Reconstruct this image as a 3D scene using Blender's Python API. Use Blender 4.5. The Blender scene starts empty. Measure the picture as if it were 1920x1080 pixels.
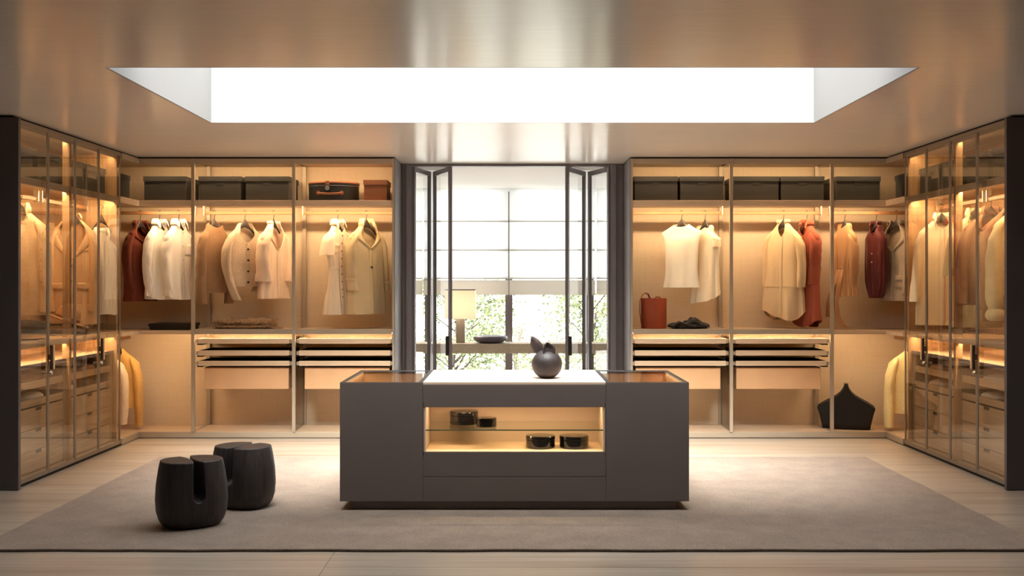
import bpy, math, random
import numpy as np
from mathutils import Vector, Matrix, noise

random.seed(11)
SC = bpy.context.scene
COL = SC.collection
PI = math.pi

# ------------------------------------------------------------------ camera
cam_d = bpy.data.cameras.new('camera'); cam = bpy.data.objects.new('camera', cam_d); COL.objects.link(cam)
cam.location = (0, 0, 1.45); cam.rotation_euler = (PI/2, 0, 0)
cam_d.sensor_width = 36; cam_d.lens = 37.5
cam_d.shift_x = -1/1920; cam_d.shift_y = -11/1920
cam_d.clip_end = 300
SC.camera = cam

# ------------------------------------------------------------------ sky, exposure
SKY = 3.3
SUN = 22.0
LED_POWER = 100.0
LED_COL = (1.0, 0.70, 0.395)
w = bpy.data.worlds.new('overcast_sky'); SC.world = w; w.use_nodes = True
bgn = w.node_tree.nodes['Background']
bgn.inputs[0].default_value = (0.97, 0.985, 1.0, 1); bgn.inputs[1].default_value = SKY
def portal(name, loc, rot, sx, sy):
    l = bpy.data.lights.new(name, 'AREA'); l.shape = 'RECTANGLE'; l.size = sx; l.size_y = sy
    l.cycles.is_portal = True
    o = bpy.data.objects.new(name, l); COL.objects.link(o); o.location = loc; o.rotation_euler = rot
portal('skylight_portal', (0, 6.775, 3.19), (0, 0, 0), 4.39, 1.99)
portal('window_portal', (0, 13.3, 1.3), (-PI/2, 0, 0), 5.0, 2.6)
sun_d = bpy.data.lights.new('hazy_sun', 'SUN'); sun_d.energy = SUN; sun_d.angle = math.radians(42); sun_d.color = (1.0, 0.96, 0.9)
sun = bpy.data.objects.new('hazy_sun', sun_d); COL.objects.link(sun); sun.location = (0, -6, 12)
sun.rotation_euler = (math.radians(33), 0, 0)      # high behind the camera, falling through the skylight towards the window
SC.view_settings.view_transform = 'Standard'; SC.view_settings.look = 'None'
SC.view_settings.exposure = 0.45; SC.view_settings.gamma = 1.0
SC.view_settings.use_curve_mapping = False
SC.cycles.max_bounces = 10; SC.cycles.diffuse_bounces = 5; SC.cycles.glossy_bounces = 5
SC.cycles.transparent_max_bounces = 24; SC.cycles.transmission_bounces = 6
SC.cycles.caustics_reflective = False; SC.cycles.caustics_refractive = False
SC.cycles.sample_clamp_indirect = 6.0

# ------------------------------------------------------------------ materials
def new_mat(name):
    m = bpy.data.materials.new(name); m.use_nodes = True
    nt = m.node_tree; b = nt.nodes['Principled BSDF']
    return m, nt, b
def srgb(r, g, b):
    f = lambda c: (c/255/12.92) if c/255 <= 0.04045 else ((c/255+0.055)/1.055)**2.4
    return (f(r), f(g), f(b), 1)
def tex_noise(nt, scale_vec, scale=1.0, detail=4, rough=0.55, loc=(0, 0, 0), coord='Object', distort=0):
    tc = nt.nodes.new('ShaderNodeTexCoord'); mp = nt.nodes.new('ShaderNodeMapping')
    mp.inputs['Scale'].default_value = scale_vec; mp.inputs['Location'].default_value = loc
    nt.links.new(tc.outputs[coord], mp.inputs['Vector'])
    n = nt.nodes.new('ShaderNodeTexNoise'); n.inputs['Scale'].default_value = scale
    n.inputs['Detail'].default_value = detail; n.inputs['Roughness'].default_value = rough
    n.inputs['Distortion'].default_value = distort
    nt.links.new(mp.outputs[0], n.inputs['Vector'])
    return n.outputs['Fac']
def ramp(nt, fac, stops):
    r = nt.nodes.new('ShaderNodeValToRGB')
    e = r.color_ramp.elements
    while len(e) > 1: e.remove(e[-1])
    e[0].position = stops[0][0]; e[0].color = stops[0][1]
    for p, c in stops[1:]:
        x = e.new(p); x.color = c
    nt.links.new(fac, r.inputs[0]); return r.outputs[0]
def math_node(nt, op, a, b):
    n = nt.nodes.new('ShaderNodeMath'); n.operation = op
    for i, v in enumerate((a, b)):
        if isinstance(v, (int, float)): n.inputs[i].default_value = v
        else: nt.links.new(v, n.inputs[i])
    return n.outputs[0]
def add_bump(nt, b, h, strength, dist=0.002):
    n = nt.nodes.new('ShaderNodeBump'); n.inputs['Strength'].default_value = strength; n.inputs['Distance'].default_value = dist
    nt.links.new(h, n.inputs['Height']); nt.links.new(n.outputs[0], b.inputs['Normal'])
def scale_col(c, k): return (min(1, c[0]*k), min(1, c[1]*k), min(1, c[2]*k), 1)

def plain(name, col, rough=0.5, metal=0.0, spec=0.5, ior=1.5, var=0.06, vs=(3, 3, 3), coat=0):
    m, nt, b = new_mat(name)
    f = tex_noise(nt, vs, 1.0, 3)
    c = ramp(nt, f, [(0.3, scale_col(col, 1-var)), (0.7, scale_col(col, 1+var))])
    nt.links.new(c, b.inputs['Base Color'])
    b.inputs['Roughness'].default_value = rough; b.inputs['Metallic'].default_value = metal
    b.inputs['Specular IOR Level'].default_value = spec; b.inputs['IOR'].default_value = ior
    b.inputs['Coat Weight'].default_value = coat
    return m
def wood(name, light, dark, along='x', rough=0.45, fine=55, bump=0.15):
    m, nt, b = new_mat(name)
    sv = {'x': (1.6, fine, fine), 'y': (fine, 1.6, fine), 'z': (fine, fine, 1.6)}[along]
    lv = {'x': (0.5, 9, 9), 'y': (9, 0.5, 9), 'z': (9, 9, 0.5)}[along]
    f = tex_noise(nt, sv, 1.0, 5, 0.6)
    g = tex_noise(nt, lv, 1.0, 2, 0.5)
    h = math_node(nt, 'ADD', math_node(nt, 'MULTIPLY', f, 0.6), math_node(nt, 'MULTIPLY', g, 0.4))
    c = ramp(nt, h, [(0.36, dark), (0.62, light)])
    nt.links.new(c, b.inputs['Base Color']); b.inputs['Roughness'].default_value = rough
    add_bump(nt, b, f, bump, 0.001)
    return m
def fabric(name, col, scale=220, bump=0.35, speck=0.12, rough=0.85, sheen=0.15, big=0.05, vert=False):
    m, nt, b = new_mat(name)
    f = tex_noise(nt, (1, 1, 0.35) if vert else (1, 1, 1), scale, 2, 0.6)
    g = tex_noise(nt, (1, 1, 1), 6, 2)
    k = math_node(nt, 'ADD', math_node(nt, 'MULTIPLY', f, 0.75), math_node(nt, 'MULTIPLY', g, 0.25))
    c = ramp(nt, k, [(0.35, scale_col(col, 1-speck-big)), (0.65, scale_col(col, 1+speck+big))])
    nt.links.new(c, b.inputs['Base Color']); b.inputs['Roughness'].default_value = rough
    b.inputs['Sheen Weight'].default_value = sheen; b.inputs['Specular IOR Level'].default_value = 0.25
    add_bump(nt, b, f, bump, 0.002)
    return m
def linen(name, light, dark):
    m, nt, b = new_mat(name)
    f = tex_noise(nt, (5, 5, 320), 1.0, 3); g = tex_noise(nt, (320, 320, 5), 1.0, 3)
    h = math_node(nt, 'MULTIPLY', math_node(nt, 'ADD', f, g), 0.5)
    c = ramp(nt, h, [(0.38, dark), (0.6, light)])
    nt.links.new(c, b.inputs['Base Color']); b.inputs['Roughness'].default_value = 0.8
    b.inputs['Specular IOR Level'].default_value = 0.2
    add_bump(nt, b, h, 0.15, 0.002)
    return m
def glass(name, tint, ior=1.5, rough=0.0):
    m, nt, b = new_mat(name); nt.nodes.remove(b)
    out = nt.nodes['Material Output']
    t = nt.nodes.new('ShaderNodeBsdfTransparent'); t.inputs[0].default_value = tint
    g = nt.nodes.new('ShaderNodeBsdfGlossy'); g.inputs['Roughness'].default_value = rough; g.inputs[0].default_value = (1, 1, 1, 1)
    fr = nt.nodes.new('ShaderNodeFresnel'); fr.inputs[0].default_value = ior
    geo = nt.nodes.new('ShaderNodeNewGeometry')
    # the same reflectance on both faces of the thin pane
    iv = nt.nodes.new('ShaderNodeMath'); iv.operation = 'SUBTRACT'; iv.inputs[0].default_value = 1.0
    nt.links.new(geo.outputs['Backfacing'], iv.inputs[1])
    fac = math_node(nt, 'MULTIPLY', fr.outputs[0], iv.outputs[0])
    mx = nt.nodes.new('ShaderNodeMixShader')
    nt.links.new(fac, mx.inputs[0]); nt.links.new(t.outputs[0], mx.inputs[1]); nt.links.new(g.outputs[0], mx.inputs[2])
    nt.links.new(mx.outputs[0], out.inputs[0])
    return m
def emitter(name, col, power):
    m, nt, b = new_mat(name); nt.nodes.remove(b)
    e = nt.nodes.new('ShaderNodeEmission'); e.inputs[0].default_value = (*col, 1); e.inputs[1].default_value = power
    nt.links.new(e.outputs[0], nt.nodes['Material Output'].inputs[0]); return m
def translucent(name, col, amount):
    m, nt, b = new_mat(name); nt.nodes.remove(b)
    f = tex_noise(nt, (60, 60, 60), 1.0, 2)
    c = ramp(nt, f, [(0.3, scale_col(col, 0.97)), (0.7, col)])
    d = nt.nodes.new('ShaderNodeBsdfDiffuse'); t = nt.nodes.new('ShaderNodeBsdfTranslucent'); mx = nt.nodes.new('ShaderNodeMixShader')
    nt.links.new(c, d.inputs[0]); nt.links.new(c, t.inputs[0])
    mx.inputs[0].default_value = amount
    nt.links.new(d.outputs[0], mx.inputs[1]); nt.links.new(t.outputs[0], mx.inputs[2])
    nt.links.new(mx.outputs[0], nt.nodes['Material Output'].inputs[0]); return m
def travertine(name):
    m, nt, b = new_mat(name)
    f = tex_noise(nt, (0.8, 26, 26), 1.0, 6, 0.6, distort=0.25, coord='Object')
    g = tex_noise(nt, (0.35, 5, 5), 1.0, 3, 0.5, distort=0.4)
    p = tex_noise(nt, (14, 60, 60), 1.0, 2, 0.5)
    h = math_node(nt, 'ADD', math_node(nt, 'MULTIPLY', f, 0.55), math_node(nt, 'MULTIPLY', g, 0.45))
    c = ramp(nt, h, [(0.3, srgb(138, 121, 104)), (0.45, srgb(172, 158, 142)), (0.62, srgb(192, 181, 167))])
    pit = ramp(nt, p, [(0.22, srgb(120, 100, 84)), (0.27, (1, 1, 1, 1))])
    mx = nt.nodes.new('ShaderNodeMixRGB'); mx.blend_type = 'MULTIPLY'; mx.inputs[0].default_value = 1.0
    nt.links.new(c, mx.inputs[1]); nt.links.new(pit, mx.inputs[2])
    nt.links.new(mx.outputs[0], b.inputs['Base Color'])
    b.inputs['Roughness'].default_value = 0.32
    add_bump(nt, b, f, 0.08, 0.001)
    return m
def ceiling_mat(name):
    m, nt, b = new_mat(name)
    f = tex_noise(nt, (2, 40, 2), 1.0, 4)
    g = tex_noise(nt, (0.8, 0.5, 1), 1.0, 2)
    h = math_node(nt, 'ADD', math_node(nt, 'MULTIPLY', f, 0.5), math_node(nt, 'MULTIPLY', g, 0.5))
    c = ramp(nt, h, [(0.35, srgb(226, 220, 214)), (0.65, srgb(235, 230, 225))])
    nt.links.new(c, b.inputs['Base Color'])
    b.inputs['Roughness'].default_value = 0.2; b.inputs['IOR'].default_value = 1.75
    add_bump(nt, b, f, 0.05, 0.001)
    return m

M = {}
M['ceiling'] = ceiling_mat('lacquered_beige_plaster')
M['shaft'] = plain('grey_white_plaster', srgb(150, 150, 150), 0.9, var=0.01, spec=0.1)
M['white'] = plain('white_plaster', srgb(245, 245, 245), 0.9, var=0.01, spec=0.1)
M['travertine'] = travertine('travertine')
M['taupe_wall'] = plain('warm_wall_paint', srgb(128, 118, 109), 0.8)
M['rug'] = fabric('rug_pile', srgb(143, 127, 114), 150, 1.0, 0.3, 0.95, 0.3, 0.06)
M['rug_edge'] = fabric('rug_edge_binding', srgb(96, 84, 76), 260, 0.6, 0.2, 0.95)
M['linen'] = linen('linen_panel', srgb(224, 205, 178), srgb(215, 194, 165))
M['oak_x'] = wood('light_oak_x', srgb(216, 192, 162), srgb(186, 158, 126), 'x')
M['oak_y'] = wood('light_oak_y', srgb(216, 192, 162), srgb(186, 158, 126), 'y')
M['oak_z'] = wood('light_oak_z', srgb(205, 172, 132), srgb(170, 132, 92), 'z', fine=70)
M['drawer_oak'] = wood('drawer_oak', srgb(196, 172, 142), srgb(164, 138, 108), 'y', fine=80)
M['tray_oak'] = wood('tray_oak', srgb(226, 204, 176), srgb(206, 180, 148), 'x')
M['bronze'] = plain('champagne_bronze', srgb(182, 168, 148), 0.42, 0.25, var=0.03)
M['frame'] = plain('door_bronze', srgb(140, 128, 114), 0.35, 0.35, var=0.03)
M['dark'] = plain('dark_grey_lacquer', srgb(108, 99, 96), 0.4, 0.1, var=0.03)
M['end_shaded'] = plain('shaded_grey_lacquer', srgb(86, 80, 80), 0.4, 0.1, var=0.03)  # grey lacquer darkened, weaker light on the end panels put into its colour
M['dark_panel'] = plain('graphite_lacquer', srgb(128, 125, 131), 0.38, 0.1, var=0.03)
M['jamb'] = plain('grey_brown_anodised', srgb(118, 113, 117), 0.35, 0.2, var=0.04)
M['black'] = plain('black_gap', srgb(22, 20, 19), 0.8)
M['black_metal'] = plain('black_metal', srgb(34, 31, 30), 0.4, 0.3)
M['steel'] = plain('brushed_steel', srgb(210, 206, 200), 0.25, 0.9)
M['lining'] = plain('black_felt', srgb(30, 27, 25), 0.95, spec=0.1)
M['lining_tan'] = fabric('pale_tan_lining', srgb(226, 196, 162), 300, 0.15, 0.03, 0.6, 0, 0.02)
M['lining_pale'] = fabric('pale_beige_lining', srgb(200, 180, 160), 300, 0.15, 0.03, 0.6, 0, 0.02)
M['leather_tan'] = fabric('tan_leather', srgb(222, 178, 134), 300, 0.2, 0.04, 0.6, 0, 0.03)
M['leather_pale'] = fabric('pale_leather', srgb(212, 190, 172), 300, 0.15, 0.03, 0.55, 0, 0.02)
M['leather_brown'] = fabric('brown_leather', srgb(138, 90, 66), 240, 0.2, 0.05, 0.5, 0, 0.05)
M['leather_rust'] = fabric('rust_leather', srgb(150, 70, 44), 260, 0.2, 0.06, 0.45, 0, 0.05)
M['leather_black'] = fabric('black_leather', srgb(34, 31, 29), 260, 0.25, 0.1, 0.45, 0, 0.05)
M['box_black'] = fabric('charcoal_box_cloth', srgb(72, 70, 66), 260, 0.25, 0.08, 0.7, 0, 0.04)
M['hat_box'] = plain('hatbox_black', srgb(38, 38, 38), 0.4)
M['glass'] = glass('bronze_tinted_glass', (0.93, 0.9, 0.85, 1), 2.2)
M['clear'] = glass('clear_glass', (0.97, 0.975, 0.97, 1), 1.45)
M['green_edge'] = glass('shelf_glass', (0.93, 0.96, 0.93, 1), 1.5)
M['smoke'] = glass('smoked_glass', (0.62, 0.58, 0.54, 1), 1.5)
M['led'] = emitter('warm_led', LED_COL, LED_POWER)
M['led_mid'] = emitter('warm_led_mid', LED_COL, LED_POWER*0.55)
M['led_top'] = emitter('warm_led_top', LED_COL, LED_POWER*0.6)
M['led_side_top'] = emitter('warm_led_side_top', LED_COL, LED_POWER*0.4)
M['lacquer'] = plain('black_lacquer', srgb(20, 18, 18), 0.08, coat=0.6)
M['ebony'] = wood('black_stained_ash', srgb(60, 52, 50), srgb(30, 25, 24), 'z', 0.5, fine=60, bump=0.9)
M['hanger'] = plain('dark_hanger_wood', srgb(46, 37, 33), 0.45)
M['hook'] = plain('bronze_hook', srgb(70, 54, 42), 0.35, 0.8)
M['blind'] = translucent('blind_cloth', (0.94, 0.95, 0.95, 1), 0.72)
M['blind_hem'] = translucent('blind_hem_cloth', (0.84, 0.81, 0.76, 1), 0.3)
M['shade'] = translucent('lamp_shade_cloth', (0.92, 0.86, 0.76, 1), 0.5)
M['stone'] = fabric('rough_travertine', srgb(205, 190, 170), 60, 0.3, 0.1, 0.8, 0, 0.08)
M['grey_stone'] = plain('grey_stone', srgb(140, 132, 124), 0.7)
M['lilac'] = plain('lilac_grey_ceramic', srgb(92, 85, 95), 0.4)
M['leaf'] = fabric('leaf_green', srgb(122, 134, 92), 40, 0.0, 0.2, 0.6, 0, 0.2)
M['bark'] = fabric('bark', srgb(80, 72, 64), 60, 0.4, 0.2, 0.9, 0)
M['lawn'] = plain('pale_gravel', srgb(196, 194, 190), 0.9, var=0.05)
def vase_mat():
    m, nt, b = new_mat('burnished_clay')
    f = tex_noise(nt, (9, 9, 9), 1.0, 4); g = tex_noise(nt, (90, 90, 90), 1.0, 3)
    c = ramp(nt, f, [(0.4, srgb(44, 38, 39)), (0.6, srgb(58, 47, 45)), (0.75, srgb(92, 60, 46))])
    nt.links.new(c, b.inputs['Base Color']); b.inputs['Roughness'].default_value = 0.5
    add_bump(nt, b, g, 0.5, 0.003); return m
M['vase'] = vase_mat()

# ------------------------------------------------------------------ mesh helpers
ORG = {}
def tag(o, label=None, cat=None, group=None, kind=None):
    if label: o['label'] = label
    if cat: o['category'] = cat
    if group: o['group'] = group
    if kind: o['kind'] = kind
    return o
def thing(name, loc, label=None, cat=None, group=None, rot=(0, 0, 0), kind=None, local=False):
    o = bpy.data.objects.new(name, None); COL.objects.link(o)
    o.empty_display_size = 0.1
    o.location = loc; o.rotation_euler = rot
    ORG[o.name] = Vector((0, 0, 0)) if local else Vector(loc)
    return tag(o, label, cat, group, kind)
class B:
    def __init__(self): self.v = []; self.f = []
    def add(self, vs, fs):
        n = len(self.v); self.v += [tuple(p) for p in vs]; self.f += [tuple(i+n for i in q) for q in fs]; return self
    def box(self, x0, x1, y0, y1, z0, z1):
        x0, x1 = min(x0, x1), max(x0, x1); y0, y1 = min(y0, y1), max(y0, y1); z0, z1 = min(z0, z1), max(z0, z1)
        return self.add([(x0, y0, z0), (x1, y0, z0), (x1, y1, z0), (x0, y1, z0), (x0, y0, z1), (x1, y0, z1), (x1, y1, z1), (x0, y1, z1)],
                        [(0, 3, 2, 1), (4, 5, 6, 7), (0, 1, 5, 4), (1, 2, 6, 5), (2, 3, 7, 6), (3, 0, 4, 7)])
    def prism(self, poly, z0, z1):
        a = sum(poly[i][0]*poly[(i+1) % len(poly)][1]-poly[(i+1) % len(poly)][0]*poly[i][1] for i in range(len(poly)))
        if a < 0: poly = poly[::-1]
        n = len(poly)
        return self.add([(x, y, z0) for x, y in poly]+[(x, y, z1) for x, y in poly],
                        [tuple(range(n-1, -1, -1)), tuple(range(n, 2*n))]+[(i, (i+1) % n, n+(i+1) % n, n+i) for i in range(n)])
    def loft(self, rings, closed=True, cap0=False, cap1=False):
        n = len(rings[0]); vs = [p for r in rings for p in r]; fs = []
        for k in range(len(rings)-1):
            for i in range(n if closed else n-1):
                j = (i+1) % n
                fs.append((k*n+i, k*n+j, (k+1)*n+j, (k+1)*n+i))
        if cap0: fs.append(tuple(range(n-1, -1, -1)))
        if cap1: fs.append(tuple((len(rings)-1)*n+i for i in range(n)))
        return self.add(vs, fs)
    def lathe(self, prof, cx=0, cy=0, n=40, sx=1, sy=1, cap0=True, cap1=True):
        rings = [[(cx+r*sx*math.cos(2*PI*i/n), cy+r*sy*math.sin(2*PI*i/n), z) for i in range(n)] for r, z in prof]
        return self.loft(rings, True, cap0, cap1)
    def tube(self, pts, rad, n=10, cap=True):
        pts = [Vector(p) for p in pts]; rings = []
        up = None
        for i, p in enumerate(pts):
            d = (pts[min(i+1, len(pts)-1)]-pts[max(i-1, 0)]).normalized()
            if up is None:
                up = Vector((0, 0, 1)) if abs(d.z) < 0.9 else Vector((0, 1, 0))
            s = d.cross(up)
            s.normalize(); up = s.cross(d).normalized()
            r = rad[i] if isinstance(rad, (list, tuple)) else rad
            ra, rb = r if isinstance(r, (list, tuple)) else (r, r)
            rings.append([p+s*ra*math.cos(2*PI*k/n)+up*rb*math.sin(2*PI*k/n) for k in range(n)])
        return self.loft(rings, True, cap, cap)
    def build(self, name, mat, parent=None, bevel=0.0, smooth=False, label=None, cat=None, group=None, kind=None, origin=None, solid=0.0, seg=2, sub=0):
        if parent is not None: o0 = ORG[parent.name]
        elif origin is not None: o0 = Vector(origin)
        else: o0 = Vector((0, 0, 0))
        me = bpy.data.meshes.new(name)
        me.from_pydata([(x-o0.x, y-o0.y, z-o0.z) for x, y, z in self.v], [], self.f); me.update()
        if smooth: me.polygons.foreach_set('use_smooth', [True]*len(me.polygons))
        me.materials.append(M[mat] if isinstance(mat, str) else mat)
        o = bpy.data.objects.new(name, me); COL.objects.link(o)
        if parent is not None: o.parent = parent
        else: o.location = o0
        ORG[o.name] = o0.copy()
        if solid:
            md = o.modifiers.new('thickness', 'SOLIDIFY'); md.thickness = solid; md.offset = 0
        if bevel:
            md = o.modifiers.new('edges', 'BEVEL'); md.width = bevel; md.segments = seg; md.limit_method = 'ANGLE'
        if sub:
            md = o.modifiers.new('round', 'SUBSURF'); md.levels = sub; md.render_levels = sub
        return tag(o, label, cat, group, kind)
def bx(name, mat, parent, x0, x1, y0, y1, z0, z1, bevel=0.0, **k):
    return B().box(x0, x1, y0, y1, z0, z1).build(name, mat, parent, bevel, **k)
def copy_mesh(o, parent, off):
    c = o.copy(); COL.objects.link(c); c.parent = parent; c.location = Vector(o.location)+Vector(off); return c

# ================================================================== the room
CZ = 2.612
FRONT, BACK = 9.9, 10.45
# floor: base and large travertine slabs
fl = B().box(-4.3, 4.3, -2.2, 13.4, -0.12, -0.02).build('floor', 'black', kind='structure')
def slab_row(x0, x1, ys):
    for y0, y1 in zip(ys[:-1], ys[1:]):
        B().box(x0+0.001, x1-0.001, y0+0.001, y1-0.001, -0.02, 0.0).build('slab', 'travertine', fl, bevel=0.0012, seg=1)
slab_row(-0.957, 4.3, [-2.2, -0.83, 0.42, 1.67, 2.92, 4.17, 5.42, 6.67, 7.92, 10.3, 11.6, 13.4])
slab_row(-4.3, -0.957, [-2.2, -0.2, 1.05, 2.3, 3.55, 4.8, 6.05, 7.3, 10.3, 11.6, 13.4])
# ceiling with the skylight opening
SX, SY0, SY1 = 2.195, 5.78, 7.77
ce = B(); TH = 0.012
ce.box(-4.3, 4.3, -2.2, SY0-TH, CZ, CZ+0.05); ce.box(-4.3, 4.3, SY1+TH, 10.56, CZ, CZ+0.05)
ce.box(-4.3, -SX-TH, SY0-TH, SY1+TH, CZ, CZ+0.05); ce.box(SX+TH, 4.3, SY0-TH, SY1+TH, CZ, CZ+0.05)
ce = ce.build('ceiling', 'ceiling', kind='structure')
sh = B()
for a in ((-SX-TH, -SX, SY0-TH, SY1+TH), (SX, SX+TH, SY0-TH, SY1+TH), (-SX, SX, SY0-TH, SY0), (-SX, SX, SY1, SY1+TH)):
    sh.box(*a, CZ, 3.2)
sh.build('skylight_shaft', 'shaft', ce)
ro = B()
for a in ((-4.5, -SX-0.05, -2.4, 13.5), (SX+0.05, 4.5, -2.4, 13.5), (-SX-0.05, SX+0.05, -2.4, SY0-0.05), (-SX-0.05, SX+0.05, SY1+0.05, 13.5)):
    ro.box(*a, 2.98, 3.1)
ro.build('roof_slab', 'white', ce)
sk = thing('window_2', (0, 6.775, 3.2), kind='structure')
fr = B()
for a in ((-SX-0.05, -SX+0.0, SY0-0.05, SY1+0.05), (SX, SX+0.05, SY0-0.05, SY1+0.05), (-SX, SX, SY0-0.05, SY0), (-SX, SX, SY1, SY1+0.05)):
    fr.box(*a, 3.2, 3.24)
fr.build('frame', 'white', sk)
bx('pane', 'clear', sk, -SX, SX, SY0, SY1, 3.215, 3.223)
# walls
B().box(-4.3, -4.07, -2.2, 10.56, 0, CZ).build('wall_left', 'taupe_wall', kind='structure')
B().box(4.07, 4.3, -2.2, 10.56, 0, CZ).build('wall_right', 'taupe_wall', kind='structure')
B().box(-4.3, 4.3, -2.4, -2.2, 0, CZ).build('wall_front', 'taupe_wall', kind='structure')
B().box(-4.3, -1.09, 10.46, 10.56, 0, CZ).box(1.09, 4.3, 10.46, 10.56, 0, CZ).build('wall_back', 'taupe_wall', kind='structure')
# window bay behind the folding doors
B().box(-2.75, -2.6, 10.56, 13.3, 0, 2.7).box(2.6, 2.75, 10.56, 13.3, 0, 2.7).build('wall_bay', 'white', kind='structure')
B().box(-2.75, 2.75, 10.561, 13.3, 2.6, 2.7).build('ceiling_bay', 'white', kind='structure')
B().box(-1.085, 1.085, 10.47, 10.56, 2.588, 2.611).build('trim_1', 'jamb', kind='structure')
for k, s in ((2, -1), (3, 1)):
    t = thing('trim_%d' % k, (s*1.03, 10.5, 0), kind='structure')
    xi = 0.988 if s < 0 else 0.961
    bx('jamb_board', 'dark_panel', t, s*xi, s*(xi+0.055), 10.46, 10.56, 0, 2.6)
    bx('jamb_rebate', 'jamb', t, s*(xi+0.055), s*1.086, 10.485, 10.55, 0, 2.6)
wi = thing('window_1', (0, 13.1, 0), kind='structure')
for x in (-2.08, -1.03, -0.045, 0.95, 2.0):
    bx('mullion', 'jamb', wi, x-0.045, x+0.045, 13.06, 13.16, 0, 2.6, bevel=0.003)
bx('sill', 'jamb', wi, -2.6, 2.6, 13.05, 13.17, 0, 0.05)
bx('head', 'white', wi, -2.6, 2.6, 13.05, 13.17, 2.56, 2.6)
for a, b in ((-2.6, -2.125), (-2.035, -1.075), (-0.985, -0.09), (0.0, 0.905), (0.995, 1.955), (2.045, 2.6)):
    bx('pane', 'clear', wi, a, b, 13.11, 13.116, 0.05, 2.56)

# roman blinds
def blind(x0, x1, label):
    t = thing('roman_blind', ((x0+x1)/2, 12.98, 1.294), label, 'blind', 'roman blinds at the window')
    zs = [2.59, 2.19, 1.84, 1.495]
    for za, zb in zip(zs[:-1], zs[1:]):
        rings = []
        for i in range(9):
            u = i/8; z = za+(zb-za)*u; y = 12.985-0.012*math.sin(PI*u)
            rings.append([(x0+(x1-x0)*k/6, y, z) for k in range(7)])
        B().loft(rings, False).build('cloth_panel', 'blind', t, smooth=True, solid=0.002)
    for z in zs[1:]:
        B().tube([(x0, 12.988, z), (x1, 12.988, z)], 0.009, 8).build('batten', 'blind_hem', t, smooth=True)
    bx('hem_fold', 'blind_hem', t, x0, x1, 12.965, 12.995, 1.294, 1.475, bevel=0.006)
blind(-2.125, -1.095, 'pale roman blind at the far left, seen through left folding glass door')
blind(-1.08, -0.052, 'white roman blind left of the central mullion, above the table lamp')
blind(-0.038, 1.005, 'white roman blind right of the central mullion, above the clay vase')
blind(1.02, 2.05, 'pale roman blind at the far right, seen through right folding glass door')

# folding glass doors
def leaf(n, a, b, hl):
    a = Vector((a[0], a[1], 0)); b = Vector((b[0], b[1], 0)); d = (b-a); L = d.length; d.normalize(); nrm = Vector((-d.y, d.x, 0))
    t = thing('door_%d' % n, a, kind='structure', rot=(0, 0, math.atan2(d.y, d.x)), local=True)
    wd, th, z0, z1 = 0.042, 0.032, 0.01, 2.585
    B().box(0, wd, -th/2, th/2, z0, z1).build('stile', 'jamb', t, 0.003)
    B().box(L-wd, L, -th/2, th/2, z0, z1).build('stile', 'jamb', t, 0.003)
    B().box(wd, L-wd, -th/2, th/2, z1-0.05, z1).build('rail', 'jamb', t, 0.003)
    B().box(wd, L-wd, -th/2, th/2, z0, z0+0.06).build('rail', 'jamb', t, 0.003)
    B().box(wd-0.005, L-wd+0.005, -0.003, 0.003, z0+0.055, z1-0.045).build('pane', 'clear', t)
    if hl is not None:
        B().box(L-0.03, L-0.012, *((th/2, th/2+0.03) if hl > 0 else (-th/2-0.03, -th/2)), 0.73, 0.92).build('handle', 'black_metal', t, 0.004)
leaf(1, (-0.975, 10.47), (-0.848, 10.97), None)
leaf(2, (-0.808, 10.97), (-0.605, 10.45), -1)
leaf(3, (0.955, 10.47), (0.785, 10.97), None)
leaf(4, (0.742, 10.97), (0.53, 10.45), 1)

# stone console in the bay, lamp, dish
cs = thing('stone_console', (0, 12.45, 0), 'long travertine console shelf standing in front of the window', 'console')
bx('stone_top', 'stone', cs, -1.9, -0.048, 12.25, 12.65, 0.63, 0.742, 0.003)
bx('stone_top', 'stone', cs, -0.046, 1.9, 12.25, 12.65, 0.63, 0.742, 0.003)
bx('leg', 'stone', cs, -1.9, -1.78, 12.25, 12.65, 0.0, 0.63, 0.003)
bx('leg', 'stone', cs, 1.78, 1.9, 12.25, 12.65, 0.0, 0.63, 0.003)
lx, ly = -0.606, 12.45
lm = thing('table_lamp', (lx, ly, 0.742), 'table lamp with square cream shade on grey block base on the stone console', 'lamp')
bx('lamp_base', 'grey_stone', lm, lx-0.05, lx+0.05, ly-0.05, ly+0.05, 0.742, 1.04, 0.002)
rg = [[(lx+s1*0.178*k, ly+s2*0.178*k, z) for s1, s2 in ((-1, -1), (1, -1), (1, 1), (-1, 1))] for z, k in ((1.027, 1.0), (1.36, 0.97))]
B().loft(rg).build('lamp_shade', 'shade', lm, solid=0.003)
rg = [[(lx+s1*0.1755*k, ly+s2*0.1755*k, z) for s1, s2 in ((-1, -1), (1, -1), (1, 1), (-1, 1))] for z, k in ((1.356, 0.985), (1.364, 0.985))]
B().loft(rg).build('shade_rim', 'black_metal', lm, solid=0.003)
M['bulb'] = emitter('lamp_bulb_glow', (1.0, 0.82, 0.6), 95)
B().lathe([(0.012, 1.04), (0.014, 1.1), (0.035, 1.16), (0.04, 1.2), (0.03, 1.235), (0.008, 1.25)], lx, ly, 20).build('bulb', 'bulb', lm, smooth=True)
dx, dy = -0.26, 12.43
B().lathe([(0.001, 0.744), (0.11, 0.743), (0.15, 0.752), (0.19, 0.775), (0.204, 0.797), (0.2, 0.815), (0.185, 0.826), (0.165, 0.828), (0.145, 0.82), (0.1, 0.8), (0.001, 0.795)], dx, dy, 48, cap0=False, cap1=False).build(
    'shallow_bowl', 'lilac', smooth=True, label='thick-rimmed lilac grey bowl beside the table lamp on the stone console', cat='bowl', origin=(dx, dy, 0.743))

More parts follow.
